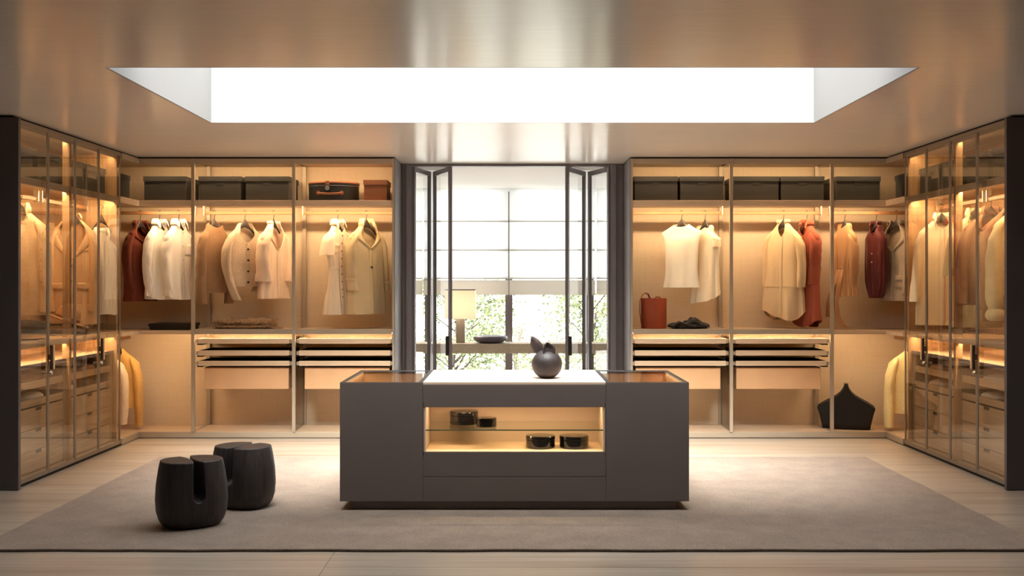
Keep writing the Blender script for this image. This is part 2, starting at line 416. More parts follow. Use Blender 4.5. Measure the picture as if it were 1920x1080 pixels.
# garden outside
B().box(-40, 40, 13.6, 90, -3.2, -3.0).build('terrace', 'lawn', kind='structure', label='pale gravel terrace below the window')
def tree(x, y, ztop, rad, nleaf, seed, label, name='leafy_tree', low=-2.2):
    rnd = random.Random(seed)
    t = thing(name, (x, y, -3.0), label, 'tree', 'trees outside the window')
    b = B(); b.tube([(x, y, -3.0), (x+0.1, y, -1.5), (x-0.05, y+0.05, 0.0), (x+0.1, y, ztop*0.7)], [0.09, 0.07, 0.045, 0.015], 10)
    b.build('trunk', 'bark', t, smooth=True)
    leaves = B(); tips = []
    for i in range(40):
        z0 = low+0.3+(ztop-low-0.6)*rnd.random(); a = rnd.random()*2*PI; L = rad*(0.55+0.45*rnd.random())*(1.0-0.35*max(0, (z0-low)/(ztop-low)))
        p0 = Vector((x, y, z0-0.3)); p1 = p0+Vector((math.cos(a)*L, math.sin(a)*L, 0.25+0.5*rnd.random()))
        pm = (p0+p1)/2+Vector((0, 0, 0.12))
        B().tube([p0, pm, p1], [0.015, 0.01, 0.004], 6).build('branch', 'bark', t, smooth=True)
        for u in (0.45, 0.62, 0.8, 0.95, 1.0):
            tips.append(p0.lerp(p1, u)+Vector((0, 0, 0.12*math.sin(PI*u))))
    for k in range(nleaf):
        c = rnd.choice(tips)+Vector((rnd.gauss(0, 0.15), rnd.gauss(0, 0.15), rnd.gauss(0, 0.12)))
        d = Vector((rnd.uniform(-1, 1), rnd.uniform(-1, 1), rnd.uniform(-0.9, 0.4))).normalized(); n = d.cross(Vector((rnd.uniform(-1, 1), rnd.uniform(-1, 1), rnd.uniform(-1, 1)))).normalized()
        l = rnd.uniform(0.045, 0.082); wv = l*0.36; q = d.cross(n)*0.012
        leaves.add([c, c+d*l*0.5+n*wv+q, c+d*l, c+d*l*0.5-n*wv+q], [(0, 1, 2, 3)])
    leaves.build('foliage', 'leaf', t, kind='stuff')
tree(-1.0, 18.5, 1.75, 1.35, 6500, 3, 'green tree outside the window, left of the central mullion')
tree(1.35, 18.2, 1.55, 1.25, 6500, 5, 'green tree outside the window, right of the central mullion')
tree(0.1, 21.5, 0.75, 2.6, 6500, 9, 'low green tree farther out, below the stone console line')

# ================================================================== rug
rug = thing('rug', (0, 7.24, 0), 'large plain taupe wool rug under the island and stools', 'rug')
rnd = random.Random(2)
def wav(p, k): return 0.004*math.sin(p*5+k)+0.003*math.sin(p*13+k*2)
pts = []
nx, ny = 60, 34
X0, X1, Y0, Y1 = -2.9, 2.9, 5.73, 8.76
for i in range(nx+1): pts.append((X0+(X1-X0)*i/nx, Y0+wav(X0+(X1-X0)*i/nx, 1)))
for j in range(1, ny+1): pts.append((X1+wav(Y0+(Y1-Y0)*j/ny, 2), Y0+(Y1-Y0)*j/ny))
for i in range(1, nx+1): pts.append((X1-(X1-X0)*i/nx, Y1+wav(X1-(X1-X0)*i/nx, 3)))
for j in range(1, ny): pts.append((X0+wav(Y1-(Y1-Y0)*j/ny, 4), Y1-(Y1-Y0)*j/ny))
B().prism(pts, 0.006, 0.016).build('pile', 'rug', rug, 0.004)
B().prism([(x*1.0005, y) for x, y in pts], 0.0, 0.006).build('backing', 'rug_edge', rug)

# ================================================================== wardrobes
BED = 0.059      # top of the plinth
def led_y(parent, x0, x1, yf, z, m='led'):      # strip behind a lip, facing back and down, running along x
    B().add([(x0, yf+0.002, z-0.004), (x1, yf+0.002, z-0.004), (x1, yf+0.018, z+0.006), (x0, yf+0.018, z+0.006)], [(0, 1, 2, 3)]).build('led_strip', m, parent)
def led_x(parent, s, xf, y0, y1, z, m='led'):   # the same along y for the side runs (xf: abs x of the lip's back)
    B().add([(s*(xf+0.002), y0, z-0.004), (s*(xf+0.002), y1, z-0.004), (s*(xf+0.018), y1, z+0.006), (s*(xf+0.018), y0, z+0.006)], [(0, 1, 2, 3)]).build('led_strip', m, parent)
def top_and_shelf(t, s, xa, xb):
    a, b = s*xa, s*xb
    p = bx('top_panel', 'oak_x', t, a, b, FRONT+0.02, BACK-0.012, 2.575, 2.597)
    q = bx('top_trim', 'bronze', t, a, b, FRONT, FRONT+0.02, 2.548, 2.597, 0.002)
    led_y(q, min(a, b)+0.02, max(a, b)-0.02, FRONT+0.02, 2.562, 'led_top')
    p = bx('shelf', 'oak_x', t, a, b, FRONT+0.025, BACK-0.012, 2.178, 2.21)
    e = bx('shelf_edge', 'tray_oak', t, a, b, FRONT, FRONT+0.025, 2.156, 2.21, 0.003)
    led_y(p, min(a, b)+0.02, max(a, b)-0.02, FRONT+0.025, 2.165)
def rail_x(t, s, xa, xb, z=2.105, y=10.11):
    r = bx('clothes_rail', 'bronze_rail', t, s*xa, s*xb, y-0.008, y+0.008, z-0.016, z+0.016, 0.004)
    for x in (xa+0.004, xb-0.004):
        bx('rail_bracket', 'steel_warm', r, s*(x-0.006), s*(x+0.006), y-0.02, y+0.02, z-0.02, 2.178)
M['bronze_rail'] = plain('warm_bronze_rail', srgb(138, 98, 60), 0.45, 0.1, var=0.02)
M['steel_warm'] = plain('satin_nickel', srgb(206, 190, 168), 0.35, 0.6, var=0.02)
def upright(t, s, x, pane):
    u = bx('upright', 'bronze', t, s*(x-0.015), s*(x+0.015), FRONT-0.012, FRONT+0.022, BED, 2.597, 0.002)
    bx('rear_post', 'bronze', u, s*(x-0.018), s*(x+0.018), BACK-0.06, BACK-0.025, BED, 2.575, 0.002)
    bx('foot_bar', 'bronze', u, s*(x-0.004), s*(x+0.004), FRONT+0.022, BACK-0.06, BED, BED+0.008)
    if pane:
        bx('pane', 'smoke', u, s*(x-0.003), s*(x+0.003), FRONT+0.022, BACK-0.06, BED+0.008, 0.96)
def tray(t, s, xa, xb, z0, z1, lit, leather):
    a, b = min(s*xa, s*xb), max(s*xa, s*xb)
    yb = BACK-0.07
    d = bx('tray_front', 'tray_oak', t, a, b, FRONT+0.012, FRONT+0.034, z0, z1, 0.002)
    w = B(); w.box(a, a+0.014, FRONT+0.034, yb, z0, z1); w.box(b-0.014, b, FRONT+0.034, yb, z0, z1); w.box(a, b, yb-0.014, yb, z0, z1)
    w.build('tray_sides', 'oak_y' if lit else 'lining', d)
    bx('tray_lining', 'tray_oak' if lit else 'lining', d, a+0.014, b-0.014, FRONT+0.034, yb-0.014, z0+0.003, z0+0.012)  # lit tray: dark lining turned pale oak, LED light put into the colour
    for x0, x1 in ((a-0.024, a-0.001), (b+0.001, b+0.024)):
        bx('slide_block', 'bronze', d, x0, x1, FRONT+0.02, FRONT+0.06, z0+0.006, z1-0.008)
    for x0, x1 in ((a-0.022, a+0.03), (b-0.03, b+0.022)):
        bx('runner', 'black_metal', d, x0, x1, FRONT+0.05, yb, z0-0.014, z0-0.001)
    if leather:
        c, e = a+0.045, b-0.012
        if s > 0: c, e = a+0.012, b-0.045
        l = bx('leather_bin', 'leather_tan', t, c, e, FRONT+0.05, yb-0.02, 0.452, z0-0.016, 0.006)
        bx('bin_seam', 'leather_brown', l, c+0.006, e-0.006, FRONT+0.0485, FRONT+0.05, z0-0.024, z0-0.02)
def back_bay(s, xa, xb, label, end, pane):
    t = thing('wardrobe_bay', (s*(xa+xb)/2, 10.17, 0), label, 'wardrobe', 'open wardrobe bays along the back wall')
    ia = xa+0.03 if end else xa+0.016
    bx('back_panel', 'linen', t, s*xa, s*xb, BACK-0.012, BACK, BED, 2.597)
    top_and_shelf(t, s, ia, xb-0.016)
    rail_x(t, s, ia+(0.005 if end else 0.02), xb-0.04)
    sh = bx('middle_shelf', 'oak_x', t, s*ia, s*(xb-0.016), FRONT+0.025, BACK-0.012, 0.99, 1.012)
    bx('shelf_edge', 'bronze', t, s*ia, s*(xb-0.016), FRONT, FRONT+0.025, 0.966, 1.014, 0.002)
    led_y(sh, min(s*ia, s*(xb-0.03)), max(s*ia, s*(xb-0.03)), FRONT+0.025, 0.975)
    ta, tb = (xa+0.045, xb-0.045)
    tray(t, s, ta, tb, 0.878, 0.926, True, False)
    tray(t, s, ta, tb, 0.767, 0.815, False, False)
    tray(t, s, ta, tb, 0.672, 0.718, False, True)
    bx('base_board', 'oak_x', t, s*xa, s*xb, FRONT+0.004, BACK-0.012, 0.042, BED)
    bx('plinth', 'bronze', t, s*xa, s*xb, FRONT, FRONT+0.02, 0.007, BED-0.001, 0.001)
    if end:
        e = bx('end_panel', 'dark_panel', t, s*xa, s*(xa+0.026), FRONT+0.002, BACK+0.008, 0.007, 2.598)
        bx('edge_strip', 'bronze', e, s*(xa+0.006), s*(xa+0.026), FRONT-0.008, FRONT+0.002, 0.007, 2.598)
    upright(t, s, xb, pane)
back_bay(-1, 1.09, 2.03, 'open lit wardrobe bay left of the window, holding the trench coat and hatbox', True, True)
back_bay(-1, 2.03, 2.965, 'open lit wardrobe bay with brown sweater, cardigan and pulled-out trays, left half', False, False)
back_bay(1, 1.09, 2.03, 'open lit wardrobe bay right of the window, holding white tops and bucket bag', True, True)
back_bay(1, 2.03, 2.965, 'open lit wardrobe bay with beige tunic and terracotta shirt dress', False, False)

def corner_bay(s, label):
    t = thing('corner_wardrobe', (s*3.6, 10.1, 0), label, 'wardrobe', 'open corner wardrobes')
    X = lambda v: s*v
    xi, xo, yf = 3.465, 4.055, 9.47
    L = [(X(2.981), FRONT), (X(xi), FRONT), (X(xi), yf), (X(xo), yf), (X(xo), BACK-0.012), (X(2.981), BACK-0.012)]
    Li = [(X(2.981), FRONT+0.025), (X(xi+0.025), FRONT+0.025), (X(xi+0.025), yf), (X(xo), yf), (X(xo), BACK-0.012), (X(2.981), BACK-0.012)]
    lip = [(X(2.981), FRONT), (X(xi), FRONT), (X(xi), yf), (X(xi+0.025), yf), (X(xi+0.025), FRONT+0.025), (X(2.981), FRONT+0.025)]
    bx('back_panel', 'linen', t, X(2.965), X(xo), BACK-0.012, BACK, BED, 2.597)
    bx('side_panel', 'oak_z', t, X(xo), X(xo+0.01), yf, BACK, BED, 2.597)
    B().prism(Li, 2.575, 2.597).build('top_panel', 'oak_x', t)
    tr = B().prism(lip, 2.548, 2.597).build('top_trim', 'bronze', t, 0.002)
    led_y(tr, *sorted((X(3.0), X(xi))), FRONT+0.02, 2.562, 'led_top')
    sf = B().prism(Li, 2.178, 2.21).build('shelf', 'oak_x', t)
    B().prism(lip, 2.156, 2.21).build('shelf_edge', 'tray_oak', t, 0.003)
    led_y(sf, *sorted((X(3.0), X(xi))), FRONT+0.025, 2.165)
    rail_x(t, s, 3.0, 4.04)
    ms = B().prism(Li, 0.984, 1.0).build('middle_shelf', 'oak_x', t)
    B().prism(lip, 0.966, 1.0).build('shelf_edge', 'oak_x', t, 0.002)
    led_y(ms, *sorted((X(3.0), X(xi))), FRONT+0.025, 0.974, 'led_mid')
    led_x(ms, s, xi+0.025, yf+0.03, FRONT, 0.974, 'led_mid')
    r = bx('lower_rail', 'bronze_rail', t, X(3.73), X(3.746), yf+0.02, BACK-0.014, 0.9, 0.932, 0.004)
    for y in (yf+0.03, BACK-0.03): bx('rail_bracket', 'steel_warm', r, X(3.725), X(3.751), y-0.006, y+0.006, 0.895, 0.984)
    B().prism(Li, 0.042, BED).build('base_board', 'oak_x', t)
    B().prism([(X(2.965), FRONT)]+lip[1:4]+[(X(xi+0.02), FRONT+0.02), (X(2.965), FRONT+0.02)], 0.007, BED-0.0005).build('plinth', 'bronze', t)
corner_bay(-1, 'open lit corner wardrobe on the left with rust jacket and white shirts')
corner_bay(1, 'open lit corner wardrobe on the right with burgundy jacket and black tote')

# ---- glazed side wardrobes
DY = [7.485, 7.966, 8.456, 8.942, 9.43]
def side_unit(s, k, label):
    y0, y1 = DY[2*k], DY[2*k+2]
    X = lambda v: s*v
    t = thing('glazed_wardrobe', (X(3.76), (y0+y1)/2, 0), label, 'wardrobe', 'glass-door wardrobes along the side walls')
    bx('back_panel', 'oak_z', t, X(4.05), X(4.062), y0, y1+0.03*k, 0.03, 2.597)
    # a full side only at the run's two ends; the two units join over a slim post
    ye = (y0, y0+0.02) if k == 0 else (y1+0.01, y1+0.03)
    bx('side_panel', 'oak_z', t, X(3.505), X(4.05), ye[0], ye[1], 0.03, 2.597)
    yp = (y1-0.02, y1) if k == 0 else (y0, y0+0.02)
    bx('front_post', 'oak_z', t, X(3.505), X(3.56), yp[0], yp[1], 0.03, 2.597)
    bx('rear_post', 'bronze', t, X(4.015), X(4.05), yp[0], yp[1], 0.03, 2.597)
    ya, yb = (y0+0.02, y1) if k == 0 else (y0, y1+0.01)
    p = bx('top_panel', 'oak_y', t, X(3.525), X(4.05), ya, yb, 2.575, 2.597)
    q = bx('top_trim', 'bronze', t, X(3.505), X(3.525), ya, yb, 2.548, 2.597)
    led_x(q, s, 3.525, ya+0.02, yb-0.02, 2.562, 'led_side_top')
    p = bx('shelf', 'oak_y', t, X(3.535), X(4.05), ya, yb, 2.178, 2.21)
    bx('shelf_edge', 'bronze', t, X(3.51), X(3.535), ya, yb, 2.156, 2.21, 0.002)
    led_x(p, s, 3.535, ya+0.02, yb-0.02, 2.165)
    r = bx('clothes_rail', 'bronze_rail', t, X(3.752), X(3.768), ya+0.03, yb-0.03, 2.089, 2.121, 0.004)
    for y in (ya+0.034, yb-0.034): bx('rail_bracket', 'steel_warm', r, X(3.74), X(3.78), y-0.006, y+0.006, 2.085, 2.178)
    p = bx('middle_shelf', 'oak_y', t, X(3.535), X(4.05), ya, yb, 0.988, 1.012)
    bx('shelf_edge', 'oak_y', t, X(3.51), X(3.535), ya, yb, 0.966, 1.014, 0.002)
    led_x(p, s, 3.535, ya+0.02, yb-0.02, 0.976, 'led_mid')
    # drawer chest
    c0, c1 = ya+0.045, yb-0.03
    bx('chest_top', 'oak_y', t, X(3.56), X(4.05), ya, yb, 0.825, 0.845, 0.001)
    bx('chest_edge', 'dark_panel', t, X(3.53), X(3.56), ya, yb, 0.815, 0.846, 0.001)
    for y in ((c0-0.018, c0), (c1, c1+0.018)):
        bx('chest_side', 'drawer_oak', t, X(3.545), X(4.045), y[0], y[1], 0.04, 0.824)
    bx('chest_back', 'drawer_oak', t, X(4.035), X(4.045), c0, c1, 0.04, 0.824)
    for z0, z1 in ((0.662, 0.717), (0.53, 0.582)):
        f = bx('tray_front', 'drawer_oak', t, X(3.55), X(3.57), c0+0.003, c1-0.003, z0, z1, 0.002)
        bx('tray_bottom', 'drawer_oak', f, X(3.57), X(4.03), c0+0.003, c1-0.003, z0+0.004, z0+0.014)
    for z0, z1 in ((0.361, 0.516), (0.203, 0.357), (0.05, 0.199)):
        f = bx('drawer', 'drawer_oak', t, X(3.55), X(3.57), c0+0.002, c1-0.002, z0, z1, 0.0015)
        bx('finger_notch', 'black', f, X(3.5485), X(3.5505), (c0+c1)/2-0.045, (c0+c1)/2+0.045, z1-0.022, z1-0.001)
    bx('chest_core', 'black', t, X(3.575), X(4.03), c0+0.002, c1-0.002, 0.05, 0.516)
    bx('floor_board', 'oak_y', t, X(3.495), X(4.05), ya, yb, 0.02, 0.035)
    # doors
    for j in (0, 1):
        a, b = DY[2*k+j]+0.002, DY[2*k+j+1]-0.002
        st, th0, th1, z0, z1 = 0.015, 3.465, 3.478, 0.022, 2.595
        f = B(); f.box(X(th0), X(th1), a, a+st, z0, z1); f.box(X(th0), X(th1), b-st, b, z0, z1)
        f.box(X(th0), X(th1), a+st, b-st, z1-0.03, z1); f.box(X(th0), X(th1), a+st, b-st, z0, z0+0.03)
        d = f.build('door', 'frame', t, 0.002)
        bx('pane', 'glass', d, X(3.469), X(3.474), a+st-0.004, b-st+0.004, z0+0.026, z1-0.026)
        hy = (b-0.012) if j == 0 else (a+0.014)
        bx('handle', 'black_metal' if (j == 0) else 'leather_tan', d, X(3.428), X(3.446), hy-0.012, hy+0.012, 0.8, 0.98, 0.003)
        bx('handle_mount', 'black_metal', d, X(3.446), X(3.466), hy-0.006, hy+0.006, 0.87, 0.91)
        if j == 0:
            B().tube([(X(3.466), hy, 0.775), (X(3.45), hy, 0.775), (X(3.445), hy, 0.775), (X(3.43), hy, 0.775)], [0.008, 0.008, 0.014, 0.012], 14).build('lock', 'steel', d, smooth=True)
side_unit(-1, 0, 'glass-door wardrobe on the left nearest the camera, with bronze frames')
side_unit(-1, 1, 'glass-door wardrobe on the left next to the corner, with beige blazer inside')
side_unit(1, 0, 'glass-door wardrobe on the right nearest the camera, with pinkish jackets inside')
side_unit(1, 1, 'glass-door wardrobe on the right next to the corner, with cream shirt inside')
for s, n, lb in ((-1, 'left', 'tall dark grey end panel closing the left glass wardrobes'), (1, 'right', 'tall dark grey end panel closing the right glass wardrobes')):
    t = thing('end_panel', (s*3.75, 7.41, 0), lb, 'panel', 'wardrobe end panels')
    bx('panel_board', 'end_shaded', t, s*3.435, s*4.07, 7.415, 7.452, 0.004, 2.597, 0.002)
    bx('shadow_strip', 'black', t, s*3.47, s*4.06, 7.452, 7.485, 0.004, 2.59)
# shadow gap between wardrobes and ceiling
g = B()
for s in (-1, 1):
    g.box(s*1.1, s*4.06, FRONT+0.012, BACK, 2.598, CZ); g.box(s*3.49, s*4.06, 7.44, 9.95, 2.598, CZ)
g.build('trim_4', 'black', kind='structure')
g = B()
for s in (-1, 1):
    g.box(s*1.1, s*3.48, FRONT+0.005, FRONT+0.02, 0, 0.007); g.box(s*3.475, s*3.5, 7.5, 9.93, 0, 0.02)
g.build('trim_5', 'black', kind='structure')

# ================================================================== island
IX0, IX1, IY0, IY1, IZ0, IZ1 = -1.085, 1.109, 6.70, 7.63, 0.073, 0.82
C0, C1 = -0.563, 0.586
isl = thing('island', (0.012, 7.16, 0.016), 'grey lacquered wardrobe island with glazed ends standing on the rug', 'island')
bx('plinth', 'dark', isl, IX0+0.07, IX1-0.075, IY0+0.035, IY1-0.035, 0.0165, IZ0)
def vitrine(a, b, inner):
    f = bx('front_panel', 'dark', isl, a, b-0.0015 if inner > 0 else b, IY0, IY0+0.02, IZ0, IZ1-0.002, 0.0015) if inner > 0 else \
        bx('front_panel', 'dark', isl, a+0.0015, b, IY0, IY0+0.02, IZ0, IZ1-0.002, 0.0015)
    xo0, xo1 = (a, a+0.02) if inner > 0 else (b-0.02, b)
    bx('side_panel', 'dark', isl, xo0, xo1, IY0+0.02, IY1, IZ0, IZ1-0.002, 0.001)
    bx('rear_panel', 'dark', isl, a, b, IY1-0.02, IY1, IZ0, IZ1-0.002)
    ia, ib = (a+0.02, b-0.003) if inner > 0 else (a+0.003, b-0.02)
    # jewel tray below the glass
    tr = B(); tr.box(ia, ib, IY0+0.02, IY1-0.02, 0.69, 0.70)
    tr.box(ia, ia+0.006, IY0+0.02, IY1-0.02, 0.70, 0.8); tr.box(ib-0.006, ib, IY0+0.02, IY1-0.02, 0.70, 0.8)
    tr.box(ia, ib, IY1-0.028, IY1-0.02, 0.70, 0.8); tr.box(ia, ib, IY0+0.02, IY0+0.026, 0.70, 0.8)
    tr = tr.build('lined_tray', 'lining_tan', isl)
    x = ia+0.012 if inner > 0 else ib-0.012
    B().add([(x, IY0+0.06, 0.798), (x, IY1-0.06, 0.798), (x+0.008*inner, IY1-0.06, 0.803), (x+0.008*inner, IY0+0.06, 0.803)], [(0, 1, 2, 3)]).build('led_strip', 'led_low', tr)
    g = B()
    g.box(a+0.001, b-0.001, IY0+0.001, IY0+0.022, 0.805, IZ1); g.box(a+0.001, b-0.001, IY1-0.035, IY1-0.001, 0.805, IZ1)
    g.box(a+0.001, a+0.03, IY0+0.022, IY1-0.035, 0.805, IZ1); g.box(b-0.03, b-0.001, IY0+0.022, IY1-0.035, 0.805, IZ1)
    g = g.build('glass_top_frame', 'black_metal', isl, 0.0015)
    bx('glass_top', 'smoke', g, a+0.026, b-0.026, IY0+0.02, IY1-0.033, 0.811, 0.817)
M['led_niche'] = emitter('warm_led_niche', LED_COL, LED_POWER*0.85)
M['led_low'] = emitter('warm_led_dim', LED_COL, LED_POWER*0.45)
vitrine(IX0, C0, 1); vitrine(C1, IX1, -1)
bx('leather_top', 'leather_pale', isl, C0, C1, IY0+0.004, IY1, 0.806, 0.822, 0.002)
d = bx('drawer', 'dark', isl, C0, C1, IY0, IY0+0.02, 0.664, 0.805, 0.0015)
bx('drawer', 'dark', isl, C0, C1, IY0, IY0+0.02, 0.2285, 0.384, 0.0015)
bx('drawer', 'dark', isl, C0, C1, IY0, IY0+0.02, IZ0, 0.2255, 0.0015)
bx('rear_panel', 'dark', isl, C0, C1, IY1-0.02, IY1, IZ0, 0.805)
co = B(); co.box(C0, C1, IY0+0.022, IY1-0.02, IZ0, 0.36); co.box(C0, C1, IY0+0.022, IY1-0.02, 0.69, 0.804); co.box(C0, C1, 7.14, IY1-0.02, 0.36, 0.69)
co.build('carcass', 'dark', isl)
ni = thing_n = B().box(C0+0.016, C1-0.016, IY0+0.012, 7.135, 0.37, 0.3855).build('niche_floor', 'lining_tan', isl)
bx('niche_back', 'lining_pale', isl, C0+0.016, C1-0.016, 7.12, 7.14, 0.3855, 0.69)
bx('niche_side', 'lining_pale', isl, C0+0.006, C0+0.016, IY0+0.004, 7.14, 0.37, 0.69)
bx('niche_side', 'lining_pale', isl, C1-0.016, C1-0.006, IY0+0.004, 7.14, 0.37, 0.69)
bx('niche_trim', 'dark', isl, C0, C0+0.006, IY0, 7.1, 0.36, 0.69); bx('niche_trim', 'dark', isl, C1-0.006, C1, IY0, 7.1, 0.36, 0.69)
nt_ = bx('niche_ceiling', 'lining_tan', isl, C0+0.016, C1-0.016, IY0+0.02, 7.12, 0.672, 0.69)
B().add([(C0+0.05, 6.838, 0.671), (C1-0.05, 6.838, 0.671), (C1-0.05, 6.85, 0.671), (C0+0.05, 6.85, 0.671)], [(0, 1, 2, 3)]).build('led_strip', 'led_niche', nt_)
gsf = bx('glass_shelf', 'green_edge', isl, C0+0.016, C1-0.016, IY0+0.017, 7.12, 0.514, 0.522)
M['glass_rim'] = plain('green_glass_rim', srgb(92, 100, 74), 0.2)
bx('polished_edge', 'glass_rim', gsf, C0+0.016, C1-0.016, IY0+0.014, IY0+0.017, 0.514, 0.522)

# lacquer boxes in the niche
def round_box(x, y, z, r, h, label):
    t = thing('lacquer_box', (x, y, z), label, 'box', 'black round lacquer boxes in the island niche')
    B().lathe([(r*0.97, z), (r, z+0.004), (r, z+h*0.66), (r*0.985, z+h*0.67)], x, y, 48).build('box_body', 'lacquer', t, smooth=False, bevel=0.001)
    B().lathe([(r*1.0, z+h*0.69), (r*1.012, z+h*0.7), (r*1.012, z+h*0.94), (r*0.98, z+h), (r*0.5, z+h+0.001)], x, y, 48).build('lid', 'lacquer', t, bevel=0.001)
round_box(-0.3185, 6.995, 0.522, 0.093, 0.085, 'larger black round lacquer box on the glass shelf')
round_box(-0.169, 6.865, 0.522, 0.066, 0.058, 'smallest black round lacquer box, at the right on the glass shelf')
round_box(0.180, 6.88, 0.3855, 0.094, 0.078, 'black round lacquer box on the niche floor, left of the pair')
round_box(0.396, 6.88, 0.3855, 0.094, 0.078, 'black round lacquer box on the niche floor, right of the pair')

# clay vase with two ears
vx, vy, vz = 0.225, 6.98, 0.822
va = thing('clay_vase', (vx, vy, vz), 'round dark clay vase with two pointed leaf-shaped ears on the island top', 'vase')
prof = []
R = 0.1
for i in range(25):
    a = -PI/2*0.78+(PI*0.89)*i/24
    prof.append((R*math.cos(a)*1.0, vz+0.094+R*0.97*math.sin(a)))
z_b = prof[0][1]; prof = [(r, z-z_b+vz) for r, z in prof]
B().lathe(prof, vx, vy, 48).build('vase_body', 'vase', va, smooth=True)
def ear(base, tip, wid, side, curl):
    base, tip = Vector(base), Vector(tip); d = (tip-base); n = d.normalized().cross(Vector(side)).normalized(); w_ = n.cross(d.normalized()).normalized()
    rings = []
    for i in range(13):
        u = i/12; c = base+d*u; ww = wid*(math.sin(PI*(0.16+0.84*u))**0.8 if u < 1 else 0.0)*(1.0 if u < 0.5 else 1.0-0.25*(u-0.5))
        rings.append([c+w_*ww*q+n*curl*(q*q-0.4)*(0.4+0.6*u) for q in (-1, -0.75, -0.5, -0.25, 0, 0.25, 0.5, 0.75, 1)])
    return B().loft(rings, False).build('ear', 'vase', va, smooth=True, solid=0.007)
ear((vx-0.045, vy+0.01, vz+0.165), (vx-0.10, vy+0.01, vz+0.272), 0.036, (1.0, -0.15, 0.4), 0.02)
ear((vx+0.022, vy-0.05, vz+0.145), (vx-0.004, vy-0.045, vz+0.236), 0.042, (1, 0.15, 0.2), -0.02)

# ================================================================== stools
def supel(n, a, b, e, cx=0, cy=0, z=0):
    r = []
    for i in range(n):
        t = 2*PI*i/n; c, s_ = math.cos(t), math.sin(t)
        r.append((cx+a*math.copysign(abs(c)**(2/e), c), cy+b*math.copysign(abs(s_)**(2/e), s_), z))
    return r
def stool(x, y, yaw, label):
    H = 0.39
    def k(z):
        pts_ = [(0, 0.70), (0.012, 0.80), (0.04, 0.90), (0.09, 0.975), (0.16, 1.0), (0.25, 0.975), (0.34, 0.91), (H, 0.86)]
        for (z0, k0), (z1, k1) in zip(pts_[:-1], pts_[1:]):
            if z <= z1: return k0+(k1-k0)*(z-z0)/(z1-z0)
        return pts_[-1][1]
    zs = [H*i/30 for i in range(31)]
    o = B().loft([supel(96, 0.205*k(z), 0.165*k(z), 2.55, 0, 0, z) for z in zs], True, True, True).build('stool', 'ebony', smooth=True)
    # the U-shaped slot: narrow in the middle of the depth, flaring to both faces
    rings = []
    for j in range(21):
        y_ = -0.2+0.4*j/20; hw = 0.006+0.032*abs(y_/0.165)**2.2
        zb = 0.185-0.03*abs(y_/0.165)**2
        prof_ = [(-hw*1.02, 0.6), (-hw, zb+hw*1.2)]+[(hw*math.cos(PI+PI*i/8), zb+hw*1.2+hw*1.2*math.sin(PI+PI*i/8)) for i in range(1, 8)]+[(hw, zb+hw*1.2), (hw*1.02, 0.6)]
        rings.append([(x_, y_, z_) for x_, z_ in prof_[::-1]])
    cut = B().loft(rings, True, True, True).build('slot_cutter', 'ebony')
    md = o.modifiers.new('slot', 'BOOLEAN'); md.operation = 'DIFFERENCE'; md.object = cut; md.solver = 'EXACT'
    md = o.modifiers.new('merge', 'REMESH'); md.mode = 'VOXEL'; md.voxel_size = 0.0042; md.use_smooth_shade = True
    md = o.modifiers.new('soften', 'SMOOTH'); md.factor = 0.5; md.iterations = 5
    bpy.context.view_layer.update()
    me = bpy.data.meshes.new_from_object(o.evaluated_get(bpy.context.evaluated_depsgraph_get()))
    o.modifiers.clear(); o.data = me; me.name = 'stool'
    me.polygons.foreach_set('use_smooth', [True]*len(me.polygons))
    bpy.data.objects.remove(cut)
    tag(o, label, 'stool', 'black carved wooden stools')
    o.location = (x, y, 0.016); o.rotation_euler = (0, 0, math.radians(yaw))
stool(-1.895, 6.30, 32, 'black stained wooden stool with U-shaped slot, the nearer of the two on the rug')
stool(-1.725, 6.83, -22, 'black stained wooden stool with U-shaped slot, half hidden behind the nearer one')

# ================================================================== boxes on the top shelves
TOP = 2.21
def storage_box(x0, x1, y0, y1, z, h, mat, label, face='y', group='dark lidded boxes on the top shelves', name='storage_box'):
    t = thing(name, ((x0+x1)/2, (y0+y1)/2, z), label, 'box', group)
    lo = 0.006
    bx('box_body', mat, t, x0+lo, x1-lo, y0+lo, y1-lo, z, z+h-0.02, 0.003)
    l = B(); l.box(x0, x1, y0, y1, z+h-0.006, z+h)
    l.box(x0, x1, y0, y0+0.004, z+h-0.045, z+h-0.006); l.box(x0, x1, y1-0.004, y1, z+h-0.045, z+h-0.006)
    l.box(x0, x0+0.004, y0+0.004, y1-0.004, z+h-0.045, z+h-0.006); l.box(x1-0.004, x1, y0+0.004, y1-0.004, z+h-0.045, z+h-0.006)
    l.build('lid', mat, t)
    if mat == 'box_black':
        cx, cy = (x0+x1)/2, (y0+y1)/2
        if face == 'y': bx('pull_tab', 'box_black', t, cx-0.035, cx+0.035, y0+lo-0.0025, y0+lo, z+h-0.078, z+h-0.05, 0.003)
        elif face == '+x': bx('pull_tab', 'box_black', t, x1-lo, x1-lo+0.0025, cy-0.035, cy+0.035, z+h-0.078, z+h-0.05, 0.003)
        else: bx('pull_tab', 'box_black', t, x0+lo-0.0025, x0+lo, cy-0.035, cy+0.035, z+h-0.078, z+h-0.05, 0.003)
BH, BY0, BY1 = 0.228, 9.965, 10.40
